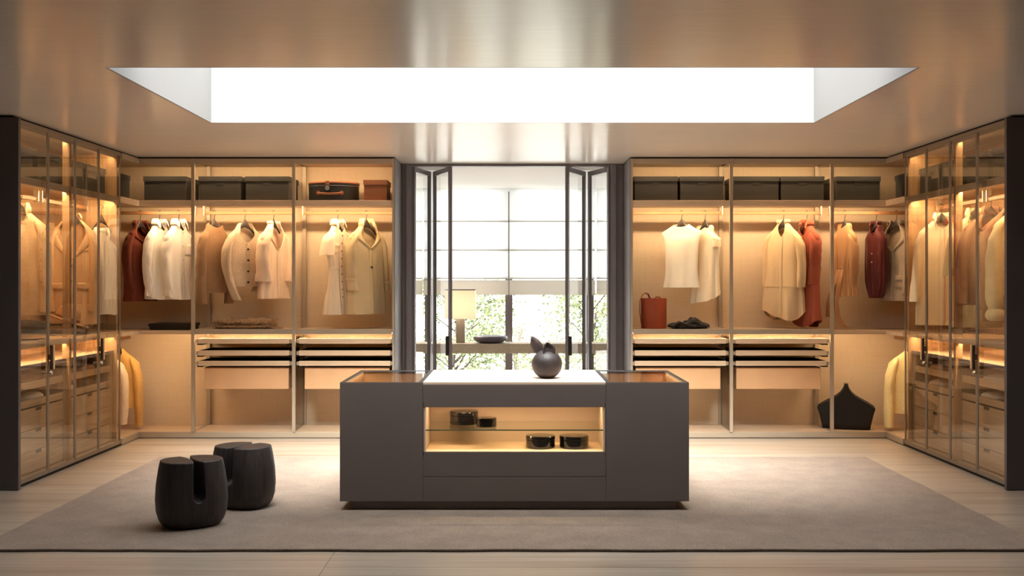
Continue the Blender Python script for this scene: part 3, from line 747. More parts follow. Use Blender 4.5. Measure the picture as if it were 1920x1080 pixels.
for x0, x1, lb in ((-3.45, -3.05, 'charcoal lidded box on top shelf above the rust jacket and white shirts'),
                   (-2.935, -2.535, 'charcoal lidded box on top shelf above the brown sweater'),
                   (-2.50, -2.085, 'charcoal lidded box on top shelf above the cardigan'),
                   (1.135, 1.548, 'charcoal lidded box on top shelf above the rust bucket bag, nearest the window'),
                   (1.562, 1.978, 'charcoal lidded box on top shelf above the cream draped blouse'),
                   (2.065, 2.492, 'charcoal lidded box on top shelf, left of two above the beige tunic'),
                   (2.505, 2.915, 'charcoal lidded box on top shelf above the terracotta shirt dress'),
                   (3.025, 3.44, 'charcoal lidded box on top shelf above the tan tied blouse')):
    storage_box(x0, x1, BY0, BY1, TOP, BH, 'box_black', lb)
storage_box(-1.395, -1.17, 9.965, 10.27, TOP, 0.195, 'leather_brown', 'brown leather lidded box beside the hatbox on the top shelf', name='leather_box')
for s, side, fc in ((-1, 'left', '+x'), (1, 'right', '-x')):
    for k, (ya, yb, where) in enumerate(((7.56, 7.93, 'nearest the camera'), (8.0, 8.38, 'second from the camera'), (8.52, 8.88, 'third from the camera'), (8.94, 9.34, 'next to the corner partition'), (9.56, 9.94, 'in the open corner'))):
        x0, x1 = sorted((s*3.56, s*3.99))
        storage_box(x0, x1, ya, yb, TOP, BH, 'box_black', 'charcoal lidded box on the %s side top shelf, %s' % (side, where), fc)

# hatbox
hx, hy = -1.70, 10.16
hb = thing('hatbox', (hx, hy, TOP), 'oval black hatbox with brown leather rim and handle, on the top shelf', 'hatbox')
rx, ry = 0.238, 0.19
B().lathe([(0.99, TOP), (1.0, TOP+0.005), (1.0, TOP+0.142)], hx, hy, 72, rx, ry).build('box_body', 'hat_box', hb, 0.001)
B().lathe([(1.012, TOP+0.142), (1.012, TOP+0.168)], hx, hy, 72, rx, ry).build('lid', 'hat_box', hb)
B().lathe([(1.004, TOP+0.140), (1.018, TOP+0.141), (1.018, TOP+0.145), (1.004, TOP+0.146)], hx, hy, 72, rx, ry).build('metal_band', 'steel', hb)
B().lathe([(1.02, TOP+0.166), (1.024, TOP+0.17), (1.022, TOP+0.18), (0.97, TOP+0.187), (0.4, TOP+0.19)], hx, hy, 72, rx, ry).build('leather_rim', 'leather_brown', hb, smooth=True)
yo = hy-ry*math.sqrt(1-(0.045/rx)**2)
h = B().tube([(hx-0.125+0.23*u, hy-ry*math.sqrt(1-((-0.125+0.23*u)/rx)**2)-0.004-0.028*math.sin(PI*u), TOP+0.075-0.012*math.sin(PI*u)) for u in [i/14 for i in range(15)]], [(0.006, 0.011)]*15, 10).build('handle', 'leather_brown', hb, smooth=True)
for dxx in (-0.118, 0.1):
    yy = hy-ry*math.sqrt(1-(dxx/rx)**2)
    B().tube([(hx+dxx, yy+0.004, TOP+0.076), (hx+dxx, yy-0.006, TOP+0.076)], 0.021, 18).build('handle_patch', 'leather_brown', h)
xx = hx-0.03; yy = hy-ry*math.sqrt(1-(0.03/rx)**2)-0.004
bx('clasp_strap', 'leather_brown', hb, xx-0.018, xx+0.018, yy-0.006, yy+0.004, TOP+0.15, TOP+0.187, 0.002)
B().tube([(xx, yy+0.002, TOP+0.12), (xx, yy-0.008, TOP+0.12)], 0.022, 20).build('clasp', 'steel', hb)

# ================================================================== things on the middle shelves
MID = 1.012
t = thing('flat_box', (-3.22, 10.1, 1.0), 'flat black lidded box on the middle shelf under the white shirts', 'box')
bx('box_body', 'leather_black', t, -3.40, -3.03, 9.99, 10.3, 1.0, 1.04, 0.003)
bx('lid', 'leather_black', t, -3.41, -3.02, 9.98, 10.31, 1.032, 1.062, 0.004)
def lump(name, mat, cx, cy, z0, lx, ly, lz, seed, amp=0.012, freq=9, e=3.0, n=(56, 26), prof=None, rot=0):
    vs = []; fs = []; nu, nv = n
    for j in range(nv+1):
        ph = -PI/2+PI*j/nv
        for i in range(nu):
            th = 2*PI*i/nu
            cp, sp, ct, st = math.cos(ph), math.sin(ph), math.cos(th), math.sin(th)
            f = lambda v, q: math.copysign(abs(v)**(2/q), v)
            x = lx/2*f(cp, 3)*f(ct, e); y = ly/2*f(cp, 3)*f(st, e); z = lz/2*f(sp, 2.4)
            if prof: z = (z+lz/2)*prof(x/(lx/2))-lz/2
            p = Vector((x, y, z)); nn = Vector((x/lx, y/ly, z/lz*0.9)).normalized() if p.length > 0 else Vector((0, 0, 1))
            d = noise.noise(Vector((x*freq+seed, y*freq, z*freq*2.2)))*amp+noise.noise(Vector((x*freq*3+seed, y*freq*3, z*freq*5)))*amp*0.45
            p = p+nn*d
            p.z = max(p.z, -lz/2)
            if rot: p = Matrix.Rotation(rot, 3, 'Z') @ p
            vs.append((cx+p.x, cy+p.y, z0+lz/2+p.z))
    for j in range(nv):
        for i in range(nu):
            k = (i+1) % nu
            fs.append((j*nu+i, j*nu+k, (j+1)*nu+k, (j+1)*nu+i))
    return B().add(vs, fs)
M['throw'] = fabric('chunky_throw_wool', srgb(172, 140, 104), 70, 1.0, 0.4, 0.95, 0.3, 0.12)
tw = thing('wool_throw', (-2.52, 10.1, MID), 'shaggy folded brown wool throw with fringe on the middle shelf', 'throw')
lump('l', 'throw', -2.55, 10.12, MID, 0.56, 0.3, 0.042, 3, 0.008, 30, 5, (150, 30)).build('lower_fold', 'throw', tw, smooth=True)
lump('l', 'throw', -2.55, 10.12, MID+0.036, 0.58, 0.3, 0.055, 8, 0.022, 30, 5, (170, 34)).build('upper_fold', 'throw', tw, smooth=True)
fb = B(); r_ = random.Random(4)
for i in range(320):
    x = r_.uniform(-2.84, -2.24); y = r_.uniform(9.97, 10.2) if r_.random() < 0.35 else 9.975
    z = MID+r_.uniform(0.01, 0.085)
    if r_.random() < 0.3: x = r_.uniform(-2.28, -2.25); y = r_.uniform(9.98, 10.2)
    dx_ = r_.uniform(-0.012, 0.02); 
    fb.tube([(x, y, z), (x+dx_, y-0.008, z+r_.uniform(-0.004, 0.012)), (x+dx_*2.2, y-0.012, max(MID+0.001, z-r_.uniform(0.0, 0.02)))], [0.0022, 0.002, 0.001], 4)
for i in range(26):
    x = -2.27; y = 9.98+0.01*i*0.9
    fb.tube([(x, y, MID+0.02), (x+0.03, y-0.01, MID+0.006), (x+r_.uniform(0.05, 0.11), y-0.02, MID+0.003)], [0.004, 0.003, 0.002], 5)
fb.build('fringe', 'throw', tw, kind='stuff')

# rust bucket bag
bgx, bgy = 1.335, 10.08
M['grey_edge'] = plain('grey_piping', srgb(120, 112, 104), 0.5)
bb = thing('bucket_bag', (bgx, bgy, MID), 'rust brown leather bucket bag with shoulder strap on the middle shelf', 'bag')
B().lathe([(0.97, MID), (1.0, MID+0.004), (1.01, MID+0.15), (1.02, MID+0.285), (1.0, MID+0.286), (0.98, MID+0.27), (0.95, MID+0.02)], bgx, bgy, 56, 0.119, 0.10, True, True).build('bag_body', 'leather_rust', bb, smooth=False, bevel=0.001)
st = [(bgx-0.115, bgy-0.05, MID+0.02), (bgx-0.125, bgy-0.055, MID+0.05), (bgx-0.14, bgy-0.055, MID+0.16), (bgx-0.137, bgy-0.05, MID+0.26), (bgx-0.115, bgy-0.04, MID+0.315), (bgx-0.085, bgy-0.02, MID+0.335), (bgx-0.055, bgy, MID+0.325), (bgx-0.04, bgy+0.01, MID+0.295), (bgx-0.04, bgy+0.01, MID+0.26)]
B().tube(st, [(0.004, 0.011)]*len(st), 8).build('strap', 'leather_rust', bb, smooth=True)
B().tube([(bgx-0.005, bgy-0.098, MID+0.27), (bgx+0.01, bgy-0.075, MID+0.298), (bgx+0.045, bgy-0.06, MID+0.298), (bgx+0.06, bgy-0.08, MID+0.275)], 0.006, 8).build('drawstring', 'leather_rust', bb, smooth=True)
M['black_knit'] = fabric('black_knit', srgb(42, 38, 36), 120, 0.8, 0.25, 0.9, 0.2)
bc = thing('folded_scarf', (1.66, 10.08, MID), 'crumpled black knitted scarf on the middle shelf beside the bucket bag', 'scarf')
lump('l', 'black_knit', 1.665, 10.09, MID, 0.385, 0.26, 0.075, 12, 0.022, 14, 2.2, (90, 34), lambda u: 0.75+0.55*math.exp(-((u-0.25)/0.35)**2)).build('knit_heap', 'black_knit', bc, smooth=True)
rr = [(1.50, 9.98, MID+0.014), (1.53, 9.985, MID+0.045), (1.56, 10.0, MID+0.06), (1.60, 10.0, MID+0.045), (1.66, 9.975, MID+0.03), (1.72, 9.965, MID+0.025)]
B().tube(rr, [(0.02, 0.012), (0.03, 0.014), (0.036, 0.014), (0.04, 0.014), (0.04, 0.014), (0.02, 0.01)], 12).build('knit_end', 'black_knit', bc, smooth=True)

# black tote in the right corner, turned towards the room
tb = thing('tote_bag', (3.165, 10.12, BED+0.009), 'black leather tote with pointed handle standing in the right corner bay', 'bag', rot=(0, 0, math.radians(-17)), local=True)
half = [(0.215, 0.0), (0.225, 0.05), (0.245, 0.14), (0.262, 0.19), (0.255, 0.205), (0.2, 0.243), (0.14, 0.276), (0.09, 0.305), (0.055, 0.335), (0.033, 0.365), (0.022, 0.39), (0.018, 0.402), (0.018, 0.418)]
def panel(yc, bow, k=1.0):
    rings = []
    for x, z in half:
        rings.append([(x*q_*k, yc+bow*(1-q_*q_)*(1-z/0.42), z) for q_ in [-1+i/8 for i in range(17)]])
    return B().loft(rings, False)
panel(-0.055, -0.015).build('front_panel', 'leather_black', tb, smooth=True, solid=0.006)
panel(0.055, 0.015).build('rear_panel', 'leather_black', tb, smooth=True, solid=0.006)
gs = B()
for sg in (-1, 1):
    gs.loft([[(sg*(x-0.002), y, z) for y in (-0.055, -0.02, 0.02, 0.055)] for x, z in half[:5]], False)
gs.add([(-0.21, -0.065, 0.001), (0.21, -0.065, 0.001), (0.21, 0.065, 0.001), (-0.21, 0.065, 0.001)], [(0, 1, 2, 3)])
gs.build('gusset', 'leather_black', tb, solid=0.004)
ed = B()
for yy in (-0.06, 0.06):
    for sg in (-1, 1):
        ed.tube([(sg*x, yy+(-0.004 if yy < 0 else 0.004), z) for x, z in half[4:]], 0.0022, 6)
ed.build('piping', 'grey_edge', tb, smooth=True)
B().box(-0.02, 0.02, -0.06, 0.06, 0.396, 0.42).build('handle_bar', 'leather_black', tb, 0.003)

# left glazed wardrobe: stack, hat
M['grey_felt'] = fabric('grey_wool', srgb(92, 88, 84), 160, 0.5, 0.15)
M['hat_felt'] = fabric('camel_felt', srgb(196, 146, 96), 300, 0.25, 0.06)
M['brown_fur'] = fabric('brown_fur', srgb(120, 92, 66), 60, 1.0, 0.4)
for k, (z0, lz, lb) in enumerate(((1.012, 0.07, 'folded grey wool blanket at the bottom of the stack behind left glass'), (1.08, 0.075, 'folded grey wool blanket on top of the stack behind left glass'))):
    lump('l', 'grey_felt', -3.74, 8.18, z0, 0.3, 0.4, lz, 20+k, 0.008, 8, 5).build('folded_blanket', 'grey_felt', smooth=True, label=lb, cat='blanket', group='grey blankets in left wardrobe', origin=(-3.74, 8.18, z0))
lump('l', 'brown_fur', -3.74, 8.83, 1.012, 0.38, 0.42, 0.085, 31, 0.02, 26, 4, (110, 40)).build('fur_stole', 'brown_fur', smooth=True, label='brown fur stole lying under the felt hat behind the left glass', cat='stole', origin=(-3.74, 8.83, 1.012))
ht = thing('felt_hat', (-3.695, 8.84, 1.132), 'camel felt hat with wide brim resting behind the left glass doors', 'hat', rot=(math.radians(-6), math.radians(20), 0), local=True)
B().lathe([(0.10, 0.012), (0.13, 0.004), (0.155, -0.004), (0.178, 0.004)], 0, 0, 56, 1.0, 0.9, False, False).build('brim', 'hat_felt', ht, smooth=True, solid=0.004)
B().lathe([(0.1, 0.01), (0.098, 0.05), (0.09, 0.09), (0.075, 0.115), (0.05, 0.12), (0.02, 0.108), (0.001, 0.104)], 0, 0, 48, 1.0, 0.88, False, False).build('crown', 'hat_felt', ht, smooth=True)
B().lathe([(0.102, 0.012), (0.101, 0.035)], 0, 0, 48, 1.0, 0.89, False, False).build('hat_band', 'leather_brown', ht, smooth=True, solid=0.003)

# folded knits in the chest trays
M['knit_white'] = fabric('cream_knit', srgb(226, 212, 194), 110, 0.9, 0.12, 0.9, 0.2)
M['knit_brown'] = fabric('brown_knit', srgb(150, 112, 82), 110, 0.9, 0.15, 0.9, 0.2)
M['knit_grey'] = fabric('grey_knit', srgb(96, 92, 90), 110, 0.9, 0.15, 0.9, 0.2)
M['knit_rose'] = fabric('rose_knit', srgb(196, 160, 138), 110, 0.9, 0.12, 0.9, 0.2)
KN = [(7.66, 0.676, 'white', 'cream'), (8.05, 0.676, 'brown', 'brown'), (7.66, 0.544, 'grey', 'grey'), (8.08, 0.544, 'white', 'cream'),
      (8.62, 0.676, 'brown', 'brown'), (9.08, 0.676, 'rose', 'rose beige'), (8.66, 0.544, 'white', 'cream'), (9.1, 0.544, 'grey', 'grey')]
for s, side in ((-1, 'left'), (1, 'right')):
    for k, (y, z, m_, cw) in enumerate(KN):
        if s > 0: m_, cw = (('brown', 'brown'), ('white', 'cream'), ('white', 'cream'), ('white', 'cream'), ('brown', 'brown'), ('rose', 'rose beige'), ('rose', 'rose beige'), ('white', 'cream'))[k]
        lb = 'rolled %s knit in the %s tray of the %s drawer chest, %s %s' % (cw, 'upper' if z > 0.6 else 'lower', 'near' if y < 8.45 else 'far', side, 'front end' if k % 2 == 0 else 'rear end')
        lump('l', 'knit', s*3.70, y, z, 0.24, 0.30, 0.075, 40+k+10*s, 0.006, 12, 3, (44, 20)).build('folded_knit', 'knit_'+m_, smooth=True, label=lb, cat='knitwear', group='folded knits in the side trays', origin=(s*3.70, y, z))

# ================================================================== clothes
def pchip(keys):
    xs = [k[0] for k in keys]; ys = [k[1] for k in keys]; n = len(xs)
    h = [xs[i+1]-xs[i] for i in range(n-1)]; d = [(ys[i+1]-ys[i])/h[i] for i in range(n-1)]
    m = [d[0]]+[0 if d[i-1]*d[i] <= 0 else 2*d[i-1]*d[i]/(d[i-1]+d[i]) for i in range(1, n-1)]+[d[-1]]
    def f(x):
        if x <= xs[0]: return ys[0]
        if x >= xs[-1]: return ys[-1]
        i = 0
        while x > xs[i+1]: i += 1
        t = (x-xs[i])/h[i]; t2, t3 = t*t, t*t*t
        return (2*t3-3*t2+1)*ys[i]+(t3-2*t2+t)*h[i]*m[i]+(-2*t3+3*t2)*ys[i+1]+(t3-t2)*h[i]*m[i+1]
    return f
M['btn_dark'] = plain('dark_button', srgb(60, 36, 28), 0.3)
M['btn_pale'] = plain('pearl_button', srgb(214, 200, 180), 0.3)
HANG = 0.115     # neck ring below the rail top
def hanger(pos, yaw, sh, label, rz=0):
    t = thing('clothes_hanger', pos, label, 'hanger', 'dark wooden clothes hangers', rot=(0, 0, math.radians(yaw)), local=True)
    pts_ = [(0.0, 0.0, -0.095), (0, 0, -0.06), (0.004, 0, -0.045)]
    for i in range(13):
        a = -PI*0.35+PI*1.22*i/12
        pts_.append((0.0165*math.cos(a)-0.001, 0, -0.014+0.0165*math.sin(a)))
    # the hook lies across the rail, so it is turned back to the rail's own direction
    m_ = Matrix.Rotation(math.radians(rz-yaw), 3, 'Z')
    B().tube([m_ @ Vector(p) for p in pts_], 0.0028, 8).build('hook', 'hook', t, smooth=True)
    rings = []
    for i in range(21):
        u = -1+i/10; x = u*sh*0.62; z = -0.112-0.118*abs(u)**1.05; hh = 0.03*max(0, 1-2.2*abs(u))+0.012; ty_ = 0.006+0.003*abs(u)
        rings.append([(x, ty_*math.cos(2*PI*k/12)-0.004*abs(u)**2, z+hh*math.sin(2*PI*k/12)) for k in range(12)])
    B().loft(rings, True, True, True).build('shoulder_bar', 'hanger', t, smooth=True)

def garment(name, cat, label, hlabel, pos, yaw, L, sh, hem, mat, b=0.10, hb=0.10, waist=None, neck='crew', vd=0.06, phi0=1.2, vp=1.0,
            sleeve=None, sleeve2=None, collar=None, lapel=0, buttons=0, btn='btn_dark', bz=None, placket=True, pockets=None, fold=(7, 0.05), seed=1, wr=0.012,
            hemf=None, group='clothes on the back rails', belt=None, railrot=0, nk=(0.05, 0.046), drop=0.0, keys=None):
    px, py, pz = pos
    hanger((px, py, pz), yaw, sh, hlabel, railrot)
    t = thing(name, (px, py, pz-HANG-drop), label, cat, group, rot=(0, 0, math.radians(yaw)), local=True)
    mm = M[mat]
    b, hb = b*0.6, hb*0.62
    ka = [(-L, hem), (-0.34, sh*0.95), (-0.19, sh*0.985), (-0.145, sh*0.97), (-0.105, sh*0.80), (-0.06, sh*0.54), (-0.022, nk[0]+0.018), (0.0, nk[0])]
    kb = [(-L, hb), (-0.34, b), (-0.2, b*0.96), (-0.13, 0.052), (-0.06, 0.053), (-0.02, nk[1]), (0.0, nk[1])]
    if keys: ka, kb = [(-L, hem)]+keys[0], [(-L, hb)]+keys[1]
    if waist:
        wz, wa, wb = waist
        ka = [k for k in ka if not (wz-0.1 < k[0] < wz+0.1 and k[0] != -L)]+[(wz, wa)]; kb = [k for k in kb if not (wz-0.1 < k[0] < wz+0.1 and k[0] != -L)]+[(wz, wb)]
    fa, fb_ = pchip(sorted(ka)), pchip(sorted(kb))
    E = 2.35
    def ztop(th):
        ph = abs((th+PI/2+PI) % (2*PI)-PI)
        return -vd*(1-ph/phi0)**vp if ph < phi0 else 0.0
    def P(th, z):
        a_, b_ = fa(z), fb_(z); c, s_ = math.cos(th), math.sin(th)
        x = a_*math.copysign(abs(c)**(2/E), c); y = b_*math.copysign(abs(s_)**(2/E), s_)
        u = min(1, max(0, -z/L)); q = max(0, (u-0.12)/0.88)**1.1
        wv = q*math.sin(fold[0]*th+seed*1.7+2.2*noise.noise(Vector((seed*3.1, z*1.6, math.cos(th)*1.5))))
        fo = fold[1]*0.17*wv
        k = wr*min(1, u*5)*(noise.noise(Vector((x*6+seed*7, y*6, z*2.6)))+0.45*noise.noise(Vector((x*15+seed*7, y*15, z*6))))
        rr = math.hypot(x, y)+1e-6
        # cloth is flatter sideways: fold mostly in depth
        return Vector((x*(1+fold[1]*0.3*wv)+x/rr*k*0.5, y+(y/(abs(y)+0.012))*(fo+k*1.3), z))
    def th_of(x, z):
        a_ = fa(z); v = max(-0.999, min(0.999, x/a_)); c = math.copysign(abs(v)**(E/2), v)
        return -math.acos(c) if True else 0
    def front(x, z, off=0.004):
        p = P(th_of(x, z), z); return Vector((p.x, p.y-off, p.z))
    N = 72
    nz = max(26, int(L/0.022)); us = [0, 0.008, 0.018, 0.03, 0.045, 0.06, 0.075, 0.09, 0.105, 0.12, 0.14]; us = [u/L for u in us if u/L < 0.5]
    us += [us[-1]+(1-us[-1])*(i+1)/nz for i in range(nz)]
    rings = []
    for u in us:
        r = []
        for i in range(N):
            th = 2*PI*i/N; zt = ztop(th); zb = -L+(hemf(th) if hemf else 0)
            r.append(P(th, zt+(zb-zt)*u))
        rings.append(r)
    body = B().loft(rings).build('body', mm, t, smooth=True)
    # sleeves
    for sg in (-1, 1):
        sl = sleeve2 if (sg > 0 and sleeve2 is not None) else sleeve
        if not sl: continue
        Ls, r0, r1 = sl['L'], sl.get('r0', 0.07), sl.get('r1', 0.045)
        dxs, dys, bend, by_ = sl.get('dx', 0.04), sl.get('dy', -0.02), sl.get('bend', 0.02), sl.get('by', 0.0)
        def ring(tt, k=1.0, flare=0.0):
            cx = sg*(sh-0.066+0.03*min(1, tt*5)+dxs*tt+bend*math.sin(PI*tt)); cy = dys*tt+by_*math.sin(PI*tt); cz = -0.088-Ls*tt-0.02*min(1, tt*4)
            cap = 0.25+0.75*math.sqrt(max(0, 1-(1-min(1, tt/0.11))**2))
            r_ = (r0*0.9+(r1-r0*0.9)*tt)*cap*k+flare
            out = []
            for i in range(28):
                a_ = 2*PI*i/28
                q = noise.noise(Vector((seed*5+sg*3+math.cos(a_)*0.8, math.sin(a_)*0.8, tt*5.0*Ls/0.6)))*wr*0.9*min(1, tt*6)+noise.noise(Vector((seed*5+math.cos(a_)*2, math.sin(a_)*2+sg, tt*14.0*Ls/0.6)))*wr*0.4*min(1, tt*6)
                rr = r_+q
                out.append((cx+rr*0.62*math.cos(a_), cy+rr*1.0*math.sin(a_), cz+rr*0.55*sg*-math.cos(a_)*(1-min(1, tt*3.0))*0.9+sl.get('slant', 0)*math.sin(a_)*rr*tt))
            return out
        n_ = 30
        ts = [0.0, 0.004, 0.012, 0.025, 0.045, 0.07, 0.1]+[0.1+0.9*(i+1)/n_ for i in range(n_)]
        ends = [ring(x) for x in ts]
        if sl.get('puff'):
            ends = [ring(x, 1+sl['puff']*math.exp(-((x-0.86)/0.12)**2)-0.25*math.exp(-((x-0.99)/0.03)**2)) for x in ts]
        s_o = B().loft(ends, True, True, False).build('sleeve', mm, t, smooth=True)
        if sl.get('cuff'):
            c0 = 1-sl['cuff']/Ls
            B().loft([ring(c0+(1.003-c0)*i/6, 1.0, 0.005) for i in range(7)]+[ring(1.003, 1.0, 0.001), ring(0.99, 1.0, -0.002)]).build('cuff', M[sl.get('cm', mat)], s_o, smooth=True)
        if sl.get('strap'):
            z0 = 1-sl['strap']/Ls
            B().loft([ring(z0+0.03*i/3/Ls, 1.0, 0.007) for i in range(4)]).build('cuff_strap', mm, s_o, smooth=True, solid=0.002)
        if sl.get('ruffle'):
            B().loft([ring(0.97, 0.75), ring(1.0, 1.1), ring(1.03, 1.28), ring(1.07, 1.3), ring(1.1, 1.1), ring(1.115, 0.8)]).build('gathered_cuff', mm, s_o, smooth=True)
    # collar
    if collar:
        hgt, fall, gap, pt = collar
        rings = []
        for i in range(41):
            ph = gap+(2*PI-2*gap)*i/40; th = -PI/2+ph
            fr_ = max(0, 1-min(ph, 2*PI-ph)/1.1)          # 1 near the front opening
            base = P(th, ztop(th)*0.75-0.002)
            d = Vector((math.cos(th), math.sin(th)*0.95, 0))
            lean = 0.0+0.004*(1-fr_); sk = 0.3 if fall < 0.036 else 1.0
            top_ = base*1.0+d*lean; top_.z = base.z+hgt
            o1 = top_+d*0.006+Vector((0, -0.006*fr_, -0.002))
            o2 = base+d*(0.016+0.008*(1-fr_)+0.008*fr_)*sk+Vector((0, -0.014*fr_, 0)); o2.z = base.z+hgt-fall-pt*fr_**2
            o2.x *= 1+0.25*fr_
            om = (o1+o2)/2+d*0.006*sk
            rings.append([base+d*0.002, (base+top_)/2, top_, o1, om, o2])
        B().loft(rings, False).build('collar', mm, t, smooth=True, solid=0.003)
    if lapel:
        for sg in (-1, 1):
            rows = []
            for i in range(25):
                tt = i/24; z = -0.012-(vd-0.012)*tt
                ph = phi0*(1-(min(1, max(0, -z/vd)))**(1/vp)); th = -PI/2+sg*ph
                e = P(th, z)
                if tt < 0.30: w_ = lapel*(0.55+0.35*tt/0.30)
                elif tt < 0.34: w_ = lapel*0.66
                else: w_ = lapel*1.12*(1-((tt-0.34)/0.66)**1.25)+0.006
                row = []
                for q in range(5):
                    x = e.x+sg*w_*q/4
                    p = front(x, z+0.016*q/4*(1-tt), 0.006+0.008*math.sin(PI*min(1, q/4+0.1))*0.8)
                    if q == 0: p = e+Vector((0, -0.004, 0))
                    row.append(p)
                rows.append(row)
            B().loft(rows, False).build('lapel', mm, t, smooth=True, solid=0.003)
    if placket and neck in ('shirt', 'open'):
        rows = []
        for i in range(40):
            z = -vd-0.002-(L-vd-0.012)*i/39
            rows.append([front(-0.017, z, 0.003), front(-0.016, z, 0.007), front(0.016, z, 0.007), front(0.017, z, 0.003)])
        B().loft(rows, False).build('placket', mm, t, smooth=True)
    if buttons:
        z0, z1 = bz or (-vd-0.02, -L+0.12)
        for i in range(buttons):
            z = z0+(z1-z0)*(i/(buttons-1) if buttons > 1 else 0)
            p = front(0.0, z, 0.008)
            B().tube([p+Vector((0, 0.004, 0)), p+Vector((0, -0.005, 0))], (0.0055 if buttons > 6 else 0.0105) if btn == 'btn_dark' else 0.006, 12).build('button', btn, t)
    for (pxx, pzz, pw, phh, flap) in (pockets or []):
        rows = []
        for i in range(6):
            z = pzz-phh*i/5
            rows.append([front(pxx-pw/2+pw*k/6, z, 0.002+(0.002 if 0 < k < 6 else 0)) for k in range(7)])
        B().loft(rows, False).build('pocket', mm, t, smooth=True, solid=0.003)
        if flap:
            rows = [[front(pxx-pw/2-0.004+(pw+0.008)*k/6, pzz+0.006-flap*i/3*(1.0 if k in (0, 6) else 1.15), 0.013) for k in range(7)] for i in range(4)]
            B().loft(rows, False).build('pocket_flap', mm, t, smooth=True, solid=0.003)
    if belt:
        bz_, bw = belt
        B().loft([[P(2*PI*i/N, bz_+bw*(0.5-k/3))*1.0+Vector((math.cos(2*PI*i/N), math.sin(2*PI*i/N), 0))*(0.006 if k in (1, 2) else 0.002) for i in range(N)] for k in range(4)]).build('belt', mm, t, smooth=True)
    return t, P, front
def ztrue(px, y): return None

F = fabric
M['rust'] = F('rust_corduroy', srgb(108, 46, 26), 260, 0.5, 0.15)
M['shirt_white'] = F('white_cotton', srgb(246, 238, 226), 320, 0.15, 0.03, 0.8, 0.1, 0.02)
M['knit_camel'] = F('camel_knit', srgb(152, 116, 84), 320, 1.0, 0.28)
M['knit_oat'] = F('oatmeal_knit', srgb(200, 176, 148), 300, 1.0, 0.34)
M['pink_beige'] = F('pinkish_cotton', srgb(236, 206, 176), 300, 0.15, 0.04)
M['ecru'] = F('ecru_cotton', srgb(242, 222, 192), 320, 0.15, 0.03)
M['trench'] = F('khaki_gabardine', srgb(208, 184, 142), 320, 0.2, 0.04)
M['white_silk'] = F('white_silk', srgb(250, 240, 220), 340, 0.1, 0.02, 0.55, 0.1, 0.01)
M['cream_silk'] = F('cream_silk', srgb(246, 228, 196), 340, 0.1, 0.02, 0.5, 0.1, 0.01)
M['beige_suede'] = F('beige_suede', srgb(214, 186, 146), 260, 0.25, 0.05)
M['terracotta'] = F('terracotta_cotton', srgb(164, 82, 58), 320, 0.15, 0.05)
M['tan_satin'] = F('tan_satin', srgb(190, 144, 100), 320, 0.1, 0.04, 0.42)
M['burgundy'] = F('burgundy_satin', srgb(86, 28, 25), 320, 0.1, 0.06, 0.42)
M['tweed'] = F('grey_tweed', srgb(180, 160, 136), 260, 0.9, 0.35)
M['camel_wool'] = F('camel_wool', srgb(214, 176, 132), 260, 0.35, 0.08)
M['beige_wool'] = F('beige_tweed', srgb(206, 172, 136), 150, 0.6, 0.18)
M['teddy'] = F('fuzzy_cream', srgb(232, 202, 160), 240, 1.0, 0.2)
M['mustard'] = F('mustard_knit', srgb(214, 166, 92), 240, 1.0, 0.22)
M['yellow_knit'] = F('straw_knit', srgb(240, 214, 154), 240, 1.0, 0.2)
M['lace'] = F('cream_lace', srgb(244, 222, 176), 240, 1.0, 0.22)
M['rosewood'] = F('rose_beige_wool', srgb(158, 116, 90), 280, 0.25, 0.06)
RY, RZ = 10.11, 2.124
BR = lambda px: ((px-961)*RY/2000, RY, RZ)
G = garment
# ---- left half of the back wall
G('rust_jacket', 'jacket', 'rust red corduroy jacket hanging leftmost in the left corner bay', 'dark hanger carrying the rust corduroy jacket',
  BR(263), 55, 0.74, 0.16, 0.17, 'rust', b=0.11, hb=0.12, neck='open', vd=0.19, phi0=1.15, lapel=0.06, collar=(0.03, 0.05, 0.9, 0.01), buttons=3, bz=(-0.22, -0.5),
  sleeve=dict(L=0.555, r0=0.065, r1=0.048, dx=-0.015, dy=-0.02, bend=0.04), pockets=[(0.1, -0.52, 0.11, 0.13, 0.04)], fold=(6, 0.06), seed=2)
for k, (pxx, lb, hl) in enumerate(((299, 'white cotton shirt hanging right beside the rust jacket', 'dark hanger carrying the white shirt beside the rust jacket'),
                                  (335, 'white cotton shirt hanging next to the first wardrobe upright, left', 'dark hanger carrying the white shirt next to the upright'))):
    G('white_shirt', 'shirt', lb, hl, BR(pxx), 62-2*k, 0.725, 0.16, 0.165, 'shirt_white', b=0.10, hb=0.13, neck='shirt', vd=0.075, phi0=0.9, collar=(0.042, 0.062, 0.42, 0.035),
      sleeve=dict(L=0.61, r0=0.068, r1=0.048, dx=-0.025, dy=-0.01, bend=0.048, cuff=0.075), buttons=5, btn='btn_pale', pockets=[(0.09, -0.2, 0.09, 0.11, 0)], fold=(8, 0.10), seed=5+k,
      hemf=lambda th: 0.04*abs(math.cos(th))**3, group='white shirts in the left corner', wr=0.016)
G('camel_sweater', 'sweater', 'camel brown crew-neck knitted sweater hanging left of the cardigan', 'dark hanger carrying the camel sweater',
  BR(402), 46, 0.66, 0.165, 0.15, 'knit_camel', b=0.10, hb=0.11, vd=0.045, phi0=1.35, vp=0.8, sleeve=dict(L=0.655, r0=0.075, r1=0.058, dx=0.01, dy=-0.02, bend=0.01),
  fold=(5, 0.05), seed=9, nk=(0.062, 0.05))
